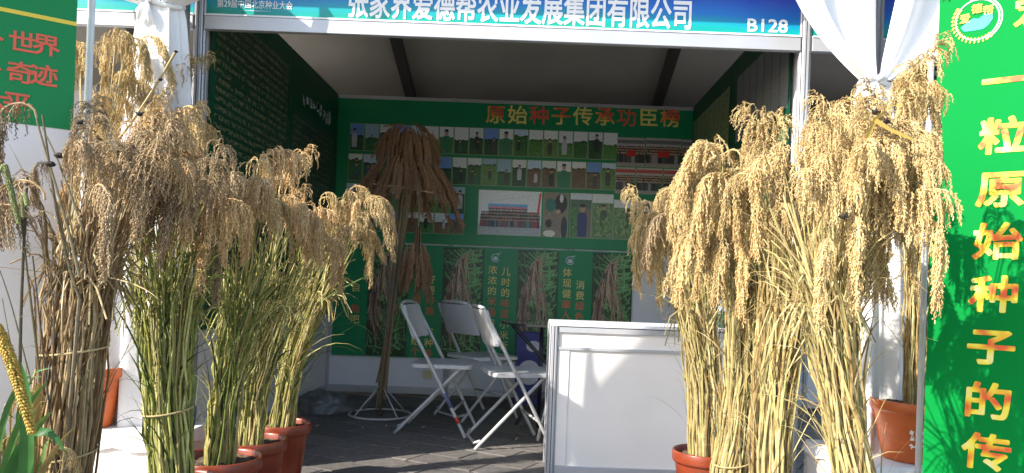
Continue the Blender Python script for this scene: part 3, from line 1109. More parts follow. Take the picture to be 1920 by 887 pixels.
# ------------------------------------------------------------------ folding chairs
def rounded_plate(mb, cx, cy, w, d, th, z, rad, n=6, dish=0.0):
    ring = []
    for (sx, sy, a0) in ((1, 1, 0), (-1, 1, 90), (-1, -1, 180), (1, -1, 270)):
        for k in range(n + 1):
            a = math.radians(a0 + 90 * k / n)
            ring.append((cx + sx * (d / 2 - rad) + rad * math.cos(a), cy + sy * (w / 2 - rad) + rad * math.sin(a)))
    N = len(ring)
    b = len(mb.v)
    for (sc_, zz) in ((1.0, z - th), (1.0, z - .004), (.975, z)):
        for (x, y) in ring:
            mb.v.append((cx + (x - cx) * sc_, cy + (y - cy) * sc_, zz))
    for L in (0, 1):
        for k in range(N):
            k2 = (k + 1) % N
            mb.face((b + L * N + k, b + L * N + k2, b + L * N + N + k2, b + L * N + N + k))
    mb.face(tuple(b + 2 * N + k for k in range(N)))
    mb.face(tuple(b + k for k in range(N))[::-1])


def make_chair(label, tape=False):
    t = thing('folding_chair', (0, 0, 0), label, 'chair', None)
    W = 0.20
    mb = MB()
    rounded_plate(mb, 0.035, 0, 0.40, 0.39, 0.024, 0.445, 0.05)
    mb.build('seat', 'plastic_white', t, world=False, bevel=0)
    mb = MB()
    # backrest: a curved plastic shell between the uprights
    n = 14
    for i in range(n + 1):
        u = -1 + 2 * i / n
        for (zz, e) in ((.598, 0), (.61, 1), (.79, 1), (.805, 0)):
            sh = 1 - (.02 if e == 0 else 0)
            x = -.135 - (zz - .60) * .36 - .025 * (1 - u * u)
            mb.v.append((x + .010, u * W * sh, zz))
            mb.v.append((x - .012, u * W * sh, zz))
    for i in range(n):
        a, c = i * 8, (i + 1) * 8
        for k in range(3):
            mb.face((a + 2 * k, c + 2 * k, c + 2 * k + 2, a + 2 * k + 2))
            mb.face((a + 2 * k + 1, a + 2 * k + 3, c + 2 * k + 3, c + 2 * k + 1))
        mb.face((a, a + 1, c + 1, c))
        mb.face((a + 6, c + 6, c + 7, a + 7))
    for i in (0, n):
        a = i * 8
        for k in range(3):
            mb.face((a + 2 * k, a + 2 * k + 2, a + 2 * k + 3, a + 2 * k + 1))
    mb.build('backrest', 'plastic_white', t, world=False, smooth=False)
    for s in (-1, 1):
        y = s * (W + .012)
        MB().tube([(-.222, y * .86, .815), (-.218, y * .97, .80), (-.20, y, .76), (0.0, y, .40), (.205, y, .012), (.21, y, 0.004)], .0105, 10).build('leg', 'chair_tube', t, world=False, smooth=True)
        y2 = s * (W - .022)
        MB().tube([(.17, y2, .43), (.14, y2, .405), (-.22, y2, .03), (-.243, y2, .004)], .0105, 10).build('leg', 'chair_tube', t, world=False, smooth=True)
    MB().tube([(-.222, -.185, .815), (-.232, -.1, .822), (-.235, 0, .824), (-.232, .1, .822), (-.222, .185, .815)], .0105, 10).build('top_tube', 'chair_tube', t, world=False, smooth=True)
    MB().tube([(-.215, -W + .022, .055), (-.238, -.12, .032), (-.238, .12, .032), (-.215, W - .022, .055)], .008, 8).build('stretcher', 'chair_tube', t, world=False, smooth=True)
    MB().tube([(.125, -W - .012, .165), (.125, W + .012, .165)], .008, 8).build('stretcher', 'chair_tube', t, world=False, smooth=True)
    if tape:
        MB().tube([(.07, -W - .012, .272), (.115, -W - .012, .184)], .0118, 10).build('tape_band', 'tape_blue', t, world=False, smooth=True)
        MB().tube([(.145, -W - .012, .128), (.165, -W - .012, .09)], .0118, 10).build('tape_band', 'red_ink', t, world=False, smooth=True)
    return t


M['tape_blue'] = mat('tape_blue', (0.12, 0.14, 0.28), 0.5, 0.2)
for (px, py, d, rz, lab, tp) in ((955, 840, 4.50, math.radians(14), 'white folding chair standing against the black framed glass table', False),
                                 (822, 800, 4.82, math.radians(-4), 'white folding chair with blue tape on a leg beside the millet stand', True),
                                 (893, 770, 5.38, math.radians(38), 'white folding chair tucked behind two others facing the table', False)):
    c = make_chair(lab, tp)
    q = P(px, py, d)
    c.location = (q.x, d, 0)
    c.rotation_euler = (0, 0, rz)

# ------------------------------------------------------------------ glass table on crossed tubes
tp = P(1035, 700, 4.85)
tb = thing('glass_table', (tp.x, 4.85, 0), 'round glass table on crossed steel tubes behind the counter', 'table')
o = MB().lathe([(0, .706), (.33, .706), (.335, .709), (.335, .713), (.33, .716), (0, .716)], (tp.x, 4.85, 0), 48).build('table_top', 'glass', tb)
MB().lathe([(.3355, .7055), (.342, .7055), (.342, .7165), (.3355, .7165), (.3355, .7055)], (tp.x, 4.85, 0), 48).build('rim_band', 'black', tb)
for k in range(3):
    a = math.radians(15 + 120 * k)
    dx, dy = math.cos(a), math.sin(a)
    MB().tube([(tp.x - dx * .28, 4.85 - dy * .28, .702), (tp.x + dx * .02 - dy * .02, 4.85 + dy * .02 + dx * .02, .40), (tp.x + dx * .32, 4.85 + dy * .32, .01)], .012, 10).build('leg', 'steel' if k else 'black', tb, smooth=True)
MB().tube([(tp.x - .03, 4.85, .36), (tp.x + .03, 4.85, .44)], .03, 10).build('hub', 'black', tb, smooth=True)
for dx in (-.075, -.025):
    MB().tube([(tp.x + dx, 5.0, .01), (tp.x + dx, 5.0, .70)], .013 if dx < -.05 else .010, 10).build('upright', 'black' if dx < -.05 else 'steel', tb, smooth=True)
# blue and white carton behind the table
q = P(992, 690, 6.0)
bxr = thing('gift_carton', (q.x, 6.05, 0), 'blue carton with white patches standing under the glass table', 'carton')
M['carton_blue'] = mat('carton_blue', (0.03, 0.035, 0.19), 0.4, 0.1)
M['carton_white'] = mat('carton_white', (0.55, 0.55, 0.60), 0.4, 0.1)
MB().b2(q.x - .11, q.x + .11, 5.98, 6.12, 0, .58).build('box', 'carton_blue', bxr, bevel=.004)
mb = MB()
mb.poly([(q.x + .03 + .06 * math.cos(a), 5.978, .47 + .045 * math.sin(a)) for a in np.linspace(0, 2 * math.pi, 18, endpoint=False)])
mb.poly([(q.x + .0 + .09 * math.cos(a), 5.978, .26 + .10 * math.sin(a)) for a in np.linspace(0, 2 * math.pi, 18, endpoint=False)])
mb.build('white_patch', 'carton_white', bxr)


# ------------------------------------------------------------------ banner stands
def banner_stand(edge, dirx, width, h, label, face):
    """edge: foot of the inner vertical edge; dirx: unit direction along the board away from it"""
    root = thing('banner_stand', (edge.x, edge.y, 0), label, 'banner')
    d = Vector(dirx).normalized()
    nrm = Vector((-d.y, d.x, 0))
    if nrm.y > 0:
        nrm = -nrm              # faces the aisle
    return root, d, nrm


def board_box(root, edge, d, nrm, s0, s1, z0, z1, th, material, name, lift=0.0):
    mb = MB()
    for s in (s0, s1):
        for t in (lift, lift + th):
            for z in (z0, z1):
                p = Vector((edge.x, edge.y, 0)) + d * s + nrm * t
                mb.v.append((p.x, p.y, z))
    for q in ((0, 1, 3, 2), (4, 6, 7, 5), (0, 4, 5, 1), (2, 3, 7, 6), (0, 2, 6, 4), (1, 5, 7, 3)):
        mb.face(q)
    import bmesh
    o = mb.build(name, material, root)
    bm = bmesh.new(); bm.from_mesh(o.data); bmesh.ops.recalc_face_normals(bm, faces=bm.faces); bm.to_mesh(o.data); bm.free()
    return o


def u_frame(root, edge, d, nrm, s0, s1, back, h, lean=0.0):
    r = 0.011
    pts = []
    for (s, z) in ((s0, 0.0), (s0, h - .08)):
        pts.append((s, z))
    for k in range(1, 7):
        a = math.pi / 2 * k / 6
        pts.append((s0 + .08 - .08 * math.cos(a), h - .08 + .08 * math.sin(a)))
    for k in range(0, 7):
        a = math.pi / 2 * k / 6
        pts.append((s1 - .08 + .08 * math.sin(a), h - .08 + .08 * math.cos(a)))
    pts.append((s1, 0.0))
    w = []
    for (s, z) in pts:
        p = Vector((edge.x, edge.y, 0)) + d * (s + lean * (z / h - 1)) - nrm * (back * (1.15 - .3 * z / h))
        w.append((p.x, p.y, z))
    MB().tube(w, r, 12).build('tube_frame', 'tube_white', root, smooth=True)
    for s in (s0, s1):
        a = Vector((edge.x, edge.y, .012)) + d * s - nrm * (back * 1.3)
        b_ = Vector((edge.x, edge.y, .012)) + d * s + nrm * .12
        MB().tube([a, b_], r, 10).build('foot_bar', 'tube_white', root, smooth=True)


# tall green banner
dB = 2.60
eR = P(1745, 450, dB)
root, d, nrm = banner_stand(eR, (0.81, -0.586, 0), .8, 2.0, 'tall bright green banner lettered downwards in yellow with round emblem', None)
H = 2.02
board_box(root, eR, d, nrm, 0, 0.80, 0.06, H, 0.003, 'green_lit', 'banner_sheet')
u_frame(root, eR, d, nrm, -0.045, 0.845, 0.20, 1.975, 0.0)
rz = math.atan2(d.y, d.x)


def on_board(px, py, edge, d, nrm):
    """where the sight line through a pixel meets a standing board"""
    q = P(px, py, 1.0)
    vx, vy = q.x, 1.0
    den = vx * d.y - vy * d.x
    t = (edge.x * d.y - edge.y * d.x) / den
    pt = Vector((vx * t, vy * t, EYE + (q.z - EYE) * t))
    s = (pt - Vector((edge.x, edge.y, pt.z))).dot(d)
    return s, pt.z


def board_text(ch, s, z, size, material, root, edge, d, nrm, bold=.02, lift=.0042, **kw):
    p = Vector((edge.x, edge.y, z)) + d * s + nrm * lift
    return lettering(ch, size, p, (math.pi / 2, 0, math.atan2(d.y, d.x)), material, root, bold, **kw)


for ch, px, py in zip('一粒原始种子的传', (1885, 1880, 1875, 1868, 1862, 1856, 1850, 1848), (157, 260, 360, 458, 557, 655, 757, 852)):
    s, z = on_board(px, py, eR, d, nrm)
    board_text(ch, s, z, 0.136, 'gold_ink', root, eR, d, nrm, 0.03, sx=1.06, sy=.93, shear=.03)
s, z = on_board(1926, 22, eR, d, nrm)
board_text('爱', s + 0.02, z, 0.12, 'gold_ink', root, eR, d, nrm, 0.025)
# emblem
s, z = on_board(1832, 38, eR, d, nrm)


def onb(ds, dz, lift):
    p = Vector((eR.x, eR.y, z + dz)) + d * (s + ds) + nrm * lift
    return (p.x, p.y, p.z)


em = MB()
em.tube([onb(.064 * math.cos(a), .068 * math.sin(a), .004) for a in np.linspace(0, 2 * math.pi, 40)], .0022, 5)
em.tube([onb(.072 * math.cos(a), .075 * math.sin(a), .004) for a in np.linspace(-1.2, 1.9, 26)], .0022, 5)
em.build('emblem_ring', 'white_ink', root)
em = MB()
for a in np.linspace(2.5, 5.3, 17):
    for k in (-1, 1):
        rr = .068 + k * .005
        em.poly([onb(rr * math.cos(a + u) + (.0055 * math.cos(v)), rr * 1.04 * math.sin(a + u) + .0055 * math.sin(v), .0055) for u, v in ((0, 0), (.03, 1.57), (.06, 3.14), (.03, 4.71))])
em.build('emblem_wheat_ear', 'yellow_ink', root)
em = MB()
em.poly([onb(x, y_, .005) for x, y_ in ((-.048, -.02), (-.03, -.004), (-.012, .006), (.004, .002), (.02, .014), (.044, .016), (.045, -.004), (.034, -.022), (.02, -.034), (-.012, -.036), (-.038, -.034))])
em.build('emblem_map', 'cyan_ink', root)
for ch, ds, dz in zip('爱德帮', (-.036, -.002, .032), (.006, .034, .024)):
    p = onb(ds, dz, .0062)
    lettering(ch, .034, p, (math.pi / 2, 0, rz), 'yellow_ink', root, .02)
root_r = root
mb = MB()
for sx in (0.02, 0.78):
    p = Vector((eR.x, eR.y, H - .03)) + d * sx + nrm * .004
    mb.lathe([(.009, 0), (.012, .002)], p, 12)
mb.build('eyelet', 'steel', root)

# dark green board on the other side, white below
eL = P(137, 240, 2.30)
root, d, nrm = banner_stand(eL, (-0.81, -0.586, 0), 1.0, 2.0, 'green and white standing board with red lettering and a yellow line', None)
board_box(root, eL, d, nrm, 0, 0.95, 0.03, 1.376, 0.004, 'white_board', 'lower_sheet')
board_box(root, eL, d, nrm, 0, 0.95, 1.377, 2.06, 0.006, 'green_print_l', 'green_sheet') if 'green_print_l' in M else board_box(root, eL, d, nrm, 0, 0.95, 1.377, 2.06, 0.006, 'green_lit', 'green_sheet')
sA, zA = on_board(70, 32, eL, d, nrm)
board_box(root, eL, d, nrm, 0, 0.95, zA - .006, zA + .006, 0.001, 'yellow_ink', 'yellow_line', .0062)
u_frame(root, eL, d, nrm, -0.05, 0.98, 0.16, 2.02, 0.0)
dl = -d
for row, (py0, txt, pxs) in enumerate(((86, '个世界', (-20, 43, 87)), (143, '个奇迹', (-24, 39, 83)), (200, '太平', (-10, 33)))):
    for ch, px in zip(txt, pxs):
        s, z = on_board(px, py0 + (px - 60) * .12, eL, d, nrm)
        p = Vector((eL.x, eL.y, z)) + d * s + nrm * .0068
        lettering(ch, .070, p, (math.pi / 2, 0, math.atan2(dl.y, dl.x)), 'red_p2' if 'red_p2' in M else 'fire_ink', root, .022, sx=1.05, sy=.95)


# ------------------------------------------------------------------ millet heads
def head_mesh(name, seed, material, L=0.30, start=10, end=165, nb=62, blen=(.06, .15), spread=.75, gl=.0086, gw=.0037, cols=None, grav=.34, dens=.0050, hook=.55):
    """one drooping head: arching rachis, hanging branchlets, beads of grain"""
    r = random.Random(seed)
    mb = MB()
    n = 14
    pts, p, pos = [], [], Vector((0, 0, 0))
    for i in range(n + 1):
        t = i / n
        a = math.radians(start + (end - start) * min(1.0, t / hook) ** .8)
        pts.append((pos.copy(), Vector((math.sin(a), 0, math.cos(a)))))
        pos = pos + pts[-1][1] * (L / n) + Vector((0, r.uniform(-.002, .002), 0))
    mb.tube([q[0] for q in pts], [.0035 * (1 - .6 * i / n) for i in range(n + 1)], 5, cols[0])
    for k in range(nb):
        t = .10 + .90 * r.random() ** .8
        i = min(int(t * n), n - 1)
        q = pts[i][0].lerp(pts[i + 1][0], t * n - i) if i + 1 <= n else pts[i][0]
        tg = pts[i][1]
        a = r.uniform(0, 6.283)
        lat = Vector((math.cos(a) * .6, math.sin(a), math.sin(a * 2) * .3))
        v = (tg * .8 + lat * spread).normalized()
        ln = r.uniform(*blen) * (1.1 - .45 * t)
        step = dens
        m = max(3, int(ln / step))
        c0 = r.choice(cols)
        path = [q.copy()]
        for j in range(m):
            v = (v + Vector((r.uniform(-.12, .12), r.uniform(-.12, .12), -grav * (.35 + j / m)))).normalized()
            q = q + v * step
            path.append(q.copy())
            if j >= 1:
                e = Vector((r.uniform(-1, 1), r.uniform(-1, 1), r.uniform(-.6, .3)))
                e = (e - v * e.dot(v))
                e = e.normalized() if e.length > .01 else v.orthogonal()
                c = q + e * gw * .9
                ax = (v + e * .45).normalized()
                u1 = ax.cross(e).normalized() * gw
                u2 = ax.cross(u1).normalized() * gw
                b = len(mb.v)
                sc_ = r.uniform(.75, 1.25)
                f = r.uniform(.72, 1.28)
                col = (c0[0] * f, c0[1] * f, c0[2] * f)
                for w in (c + ax * gl * .5 * sc_, c + u1 * .5, c + u2 * .5, c - u1 * .5, c - u2 * .5, c - ax * gl * .5 * sc_):
                    mb.v.append(w[:])
                for (x, y, z) in ((0, 1, 2), (0, 2, 3), (0, 3, 4), (0, 4, 1), (5, 2, 1), (5, 3, 2), (5, 4, 3), (5, 1, 4)):
                    mb.face((b + x, b + y, b + z), col)
        mb.tube(path[::3] if len(path) > 4 else path, .0009, 3, cols[0], False)
    return mb.mesh(name, material, True)


GOLD = [(0.58, 0.43, 0.20), (0.50, 0.36, 0.155), (0.62, 0.49, 0.25), (0.42, 0.28, 0.115)]
TAN = [(0.58, 0.40, 0.19), (0.50, 0.33, 0.15), (0.62, 0.46, 0.25), (0.42, 0.26, 0.115)]
BROWN = [(0.38, 0.225, 0.13), (0.30, 0.17, 0.095), (0.44, 0.28, 0.17), (0.22, 0.115, 0.062)]
DULL = [(0.40, 0.29, 0.165), (0.32, 0.225, 0.13), (0.46, 0.35, 0.20), (0.25, 0.17, 0.095)]
SHAPES = [dict(L=.28, start=6, end=165, nb=84, blen=(.06, .15), spread=.62, hook=.6),
          dict(L=.25, start=0, end=150, nb=76, blen=(.07, .17), spread=.78, hook=.7),
          dict(L=.31, start=10, end=174, nb=90, blen=(.05, .13), spread=.55, hook=.5),
          dict(L=.22, start=-5, end=115, nb=70, blen=(.08, .18), spread=.85, hook=.9),
          dict(L=.26, start=4, end=45, nb=80, blen=(.06, .16), spread=.70, hook=1.0),
          dict(L=.35, start=15, end=176, nb=94, blen=(.05, .13), spread=.55, hook=.6),
          dict(L=.30, start=2, end=172, nb=84, blen=(.05, .11), spread=.5, hook=.45)]
HEADS = {}
for nm, cs in (('gold', GOLD), ('tan', TAN), ('brown', BROWN), ('dull', DULL)):
    HEADS[nm] = [head_mesh('millet_head', 11 + i * 3, 'grain_tan', cols=cs, **kw) for i, kw in enumerate(SHAPES)]
TASSEL = [head_mesh('millet_tassel', 60 + i, 'grain_tan', L=l, start=170, end=180, nb=70, blen=(.05, .10), spread=.6, cols=BROWN) for i, l in enumerate((.30, .36, .26))]


def add_head(parent, pos, az, tilt, scale, mesh):
    o = bpy.data.objects.new('millet_head', mesh)
    COL.objects.link(o)
    o.parent = parent
    o.location = Vector(pos) - wloc(parent)
    o.rotation_euler = (0, tilt, az)
    o.scale = (scale,) * 3
    return o


def bez(p0, p1, p2, p3, n):
    out = []
    for i in range(n + 1):
        t = i / n
        out.append(p0 * (1 - t) ** 3 + p1 * 3 * t * (1 - t) ** 2 + p2 * 3 * t * t * (1 - t) + p3 * t ** 3)
    return out


def pot(root, c, z0, rim_r, h, material, marks=False):
    k = rim_r
    b = MB().lathe([(0, .004), (k * .66, .004), (k * .68, .01), (k * .90, h * .80), (k * .91, h * .82), (k * .985, h * .835), (k * 1.0, h * .86), (k * 1.0, h * .985), (k * .985, h), (k * .95, h), (k * .93, h * .97), (k * .90, h * .86)], (c[0], c[1], z0), 44)
    p = b.build('pot', material, root, smooth=True)
    s = MB()
    n = 12
    base = len(s.v)
    rr = random.Random(int(c[0] * 1000))
    s.v.append((c[0], c[1], z0 + h * .93))
    for j in range(1, n + 1):
        for i in range(36):
            a = 2 * math.pi * i / 36
            r_ = k * .925 * j / n
            s.v.append((c[0] + r_ * math.cos(a), c[1] + r_ * math.sin(a), z0 + h * .905 + .022 * mnoise.noise((r_ * math.cos(a) * 22, r_ * math.sin(a) * 22, c[0])) * (1 if j < n else .3)))
    for i in range(36):
        s.face((0, 1 + i, 1 + (i + 1) % 36))
    for j in range(n - 1):
        for i in range(36):
            i2 = (i + 1) % 36
            s.face((1 + j * 36 + i, 1 + (j + 1) * 36 + i, 1 + (j + 1) * 36 + i2, 1 + j * 36 + i2))
    s.build('soil', 'soil', root)
    if marks:
        mk = MB()
        for row in range(3):
            for c_ in range(4):
                a = math.radians(-118 + c_ * 9)
                zz = h * (.52 - .1 * row)
                rad = k * (.68 + .22 * (zz / h - .03) / .77) + .0035
                for q in range(4):
                    aa = a + math.radians(rr.uniform(-2.6, 2.6))
                    dz = rr.uniform(-.008, .008)
                    wz, wa = (.010, .012) if q % 2 else (.003, .05)
                    mk.poly([(c[0] + rad * math.cos(aa + s1 * wa), c[1] + rad * math.sin(aa + s1 * wa), z0 + zz + dz + s2 * wz) for s1, s2 in ((-1, -1), (1, -1), (1, 1), (-1, 1))])
        mk.build('pot_print', 'white_ink', root)
    return p


ST_GOLD = [(0.50, 0.40, 0.18), (0.42, 0.32, 0.135), (0.57, 0.48, 0.25), (0.32, 0.22, 0.09), (0.46, 0.39, 0.18), (0.38, 0.34, 0.135)]
ST_BROWN = [(0.38, 0.27, 0.135), (0.29, 0.195, 0.095), (0.46, 0.34, 0.19), (0.20, 0.125, 0.06), (0.34, 0.27, 0.14)]
ST_GREEN = [(0.29, 0.32, 0.08), (0.40, 0.40, 0.12), (0.18, 0.22, 0.05), (0.48, 0.43, 0.17), (0.13, 0.16, 0.04), (0.32, 0.27, 0.10), (0.52, 0.49, 0.20)]
ST_MIX = [(0.46, 0.42, 0.15), (0.37, 0.35, 0.11), (0.52, 0.45, 0.20), (0.30, 0.26, 0.085), (0.42, 0.32, 0.13), (0.24, 0.26, 0.075)]
LF_GREEN = [(0.035, 0.075, 0.018), (0.06, 0.12, 0.03), (0.09, 0.14, 0.035), (0.025, 0.05, 0.014), (0.16, 0.17, 0.05)]


def sheaf(spec):
    """a potted sheaf of millet: pot, soil, stalks, blades, string and every head as a part"""
    r = random.Random(spec['seed'])
    d = spec['d']
    z0 = spec.get('z0', 0.0)
    bx_ = P(spec['base'][0], spec['base'][1], d)
    ph, pr = spec.get('pot', (0.28, 0.15))
    base = Vector((bx_.x, d, z0))
    soil = z0 + ph * .9
    root = thing('potted_millet', base, spec['label'], 'potted plant', spec.get('group'))
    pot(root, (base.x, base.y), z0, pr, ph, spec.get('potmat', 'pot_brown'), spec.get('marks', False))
    tie = P(*spec['tie'][:2], d)              # where the sheaf is narrowest
    rt = spec['tie'][2]
    rb = spec.get('rb', rt * .9)
    top = P(*spec['neck'][:2], d)             # centre of the fan just under the heads
    rn = spec['neck'][2]
    st, bl = MB(), MB()
    lens = []
    tips = []
    for (px, py, rx, ry, n, dd) in spec['heads']:
        for _ in range(n):
            a, q = r.uniform(0, 6.283), math.sqrt(r.random())
            tips.append(P(px + rx * q * math.cos(a), py + ry * q * math.sin(a), d + dd + r.uniform(-1, 1) * spec.get('deep', .14)) - Vector((0, 0, .10 * spec.get('hs', 1))))
    nst = spec['n']

    def stalk(tip, rad, cols):
        # one member of the sheaf: foot, waist and fan keep their place across the bundle
        if tip is not None:
            off = Vector((tip.x - top.x, tip.y - top.y, 0))
            k = min(1.0, off.length / (rn * 1.6 + 1e-6))
            a = math.atan2(off.y, off.x) + r.gauss(0, .5)
            q = min(1, max(.15, k + r.gauss(0, .2)))
        else:
            a, q = r.uniform(0, 6.283), math.sqrt(r.random())
        u = Vector((math.cos(a), math.sin(a), 0)) * q
        p0 = Vector((base.x, base.y, soil - .03)) + u * rb
        p1 = tie + u * rt + Vector((r.gauss(0, .006), r.gauss(0, .006), 0))
        p2 = top + u * rn * .85
        if tip is None:
            p3 = p2 + Vector((u.x * rn * .6 + r.gauss(0, .03), u.y * rn * .6 + r.gauss(0, .03), r.uniform(-.30, .16)))
        else:
            p3 = tip
        low = bez(p0, p0.lerp(p1, .4), p1 - (p2 - p0) * .12, p1, 4)
        up = bez(p1, p1 + (p2 - p0) * .16, p2, p3, 7)
        path = low + up[1:]
        # small kinks
        path = [p + Vector((r.gauss(0, .0055), r.gauss(0, .0055), 0)) if 0 < i < len(path) - 1 else p for i, p in enumerate(path)]
        c = r.choice(cols)
        f = r.uniform(.75, 1.2)
        cc = []
        for i in range(len(path) - 1):
            g_ = f * r.uniform(.85, 1.12)
            cc.append((c[0] * g_, c[1] * g_, c[2] * g_))
        st.tube(path, [rad * (1 - .45 * i / len(path)) for i in range(len(path))], 5, c, False, cc)
        return path
    hs = HEADS[spec['head']]
    paths = []
    for tip in tips:
        pth = stalk(tip, r.uniform(.0028, .0042), spec['cols'])
        paths.append(pth)
        out = Vector((tip.x - tie.x, tip.y - tie.y, 0))
        az = math.atan2(out.y, out.x) + r.gauss(0, .7)
        if spec.get('az') is not None and r.random() < .6:
            az = spec['az'] + r.gauss(0, .5)
        me = r.choice(hs)
        alt = spec.get('head2')
        if alt and r.random() < spec.get('p2', .3):
            me = r.choice(HEADS[alt])
        add_head(root, tip, az, r.gauss(0.08, .14), spec.get('hs', 1.0) * r.uniform(.78, 1.15), me)
    for _ in range(nst):
        paths.append(stalk(None, r.uniform(.0022, .0046), spec['cols']))
    # blades: dry sheaths hugging the stalks, some bending away
    for _ in range(spec.get('blades', 90)):
        pth = r.choice(paths)
        i = r.randint(1, len(pth) - 4)
        p = pth[i].copy()
        v = (pth[i + 1] - pth[i]).normalized()
        a = r.uniform(0, 6.283)
        o = Vector((math.cos(a), math.sin(a), 0))
        v = (v + o * r.uniform(.03, spec.get('flare', .35))).normalized()
        L = r.uniform(.10, .42)
        m = 7
        pts = [p]
        dr = r.uniform(.0, spec.get('droop', .5)) if r.random() < .55 else r.uniform(0, .06)
        for j in range(m):
            v = (v + Vector((r.gauss(0, .05), r.gauss(0, .05), -dr * j / m)) + o * dr * .2).normalized()
            pts.append(pts[-1] + v * L / m)
        w = r.uniform(.0018, .0046)
        c = r.choice(spec.get('lcols', spec['cols']))
        f = r.uniform(.7, 1.25)
        sd = Vector((-o.y, o.x, r.uniform(-.5, .5))).normalized()
        bl.strip(pts, [w * (1 - (j / m) ** 2) + .0003 for j in range(m + 1)], sd, (c[0] * f, c[1] * f, c[2] * f), r.uniform(.1, .5))
    tag(st.build('stalks', 'straw', root, colors=True), kind='stuff')
    if bl.v:
        tag(bl.build('blades', 'blade', root, colors=True), kind='stuff')
    for zf in spec.get('ties', ()):
        c = Vector((base.x, base.y, soil)).lerp(tie, zf)
        rr_ = rb + (rt - rb) * zf + .006
        MB().tube([(c.x + rr_ * math.cos(a), c.y + rr_ * math.sin(a), c.z + .012 * math.sin(a + 1)) for a in np.linspace(0, 6.283, 24)], .003, 6).build('binding_string', 'string', root)
    for (px, py) in spec.get('knots', ()):
        q = P(px, py, d - .16)
        kb = MB()
        kb.lathe([(0, -.006), (.007, -.004), (.009, 0), (.006, .004), (0, .006)], q, 8)
        for t in range(4):
            a = r.uniform(0, 6.28)
            kb.tube([q, q + Vector((math.cos(a) * .015, -.004, math.sin(a) * .011))], [.003, .001], 4)
        kb.build('dark_knot', 'dark_knot', root)
    return root


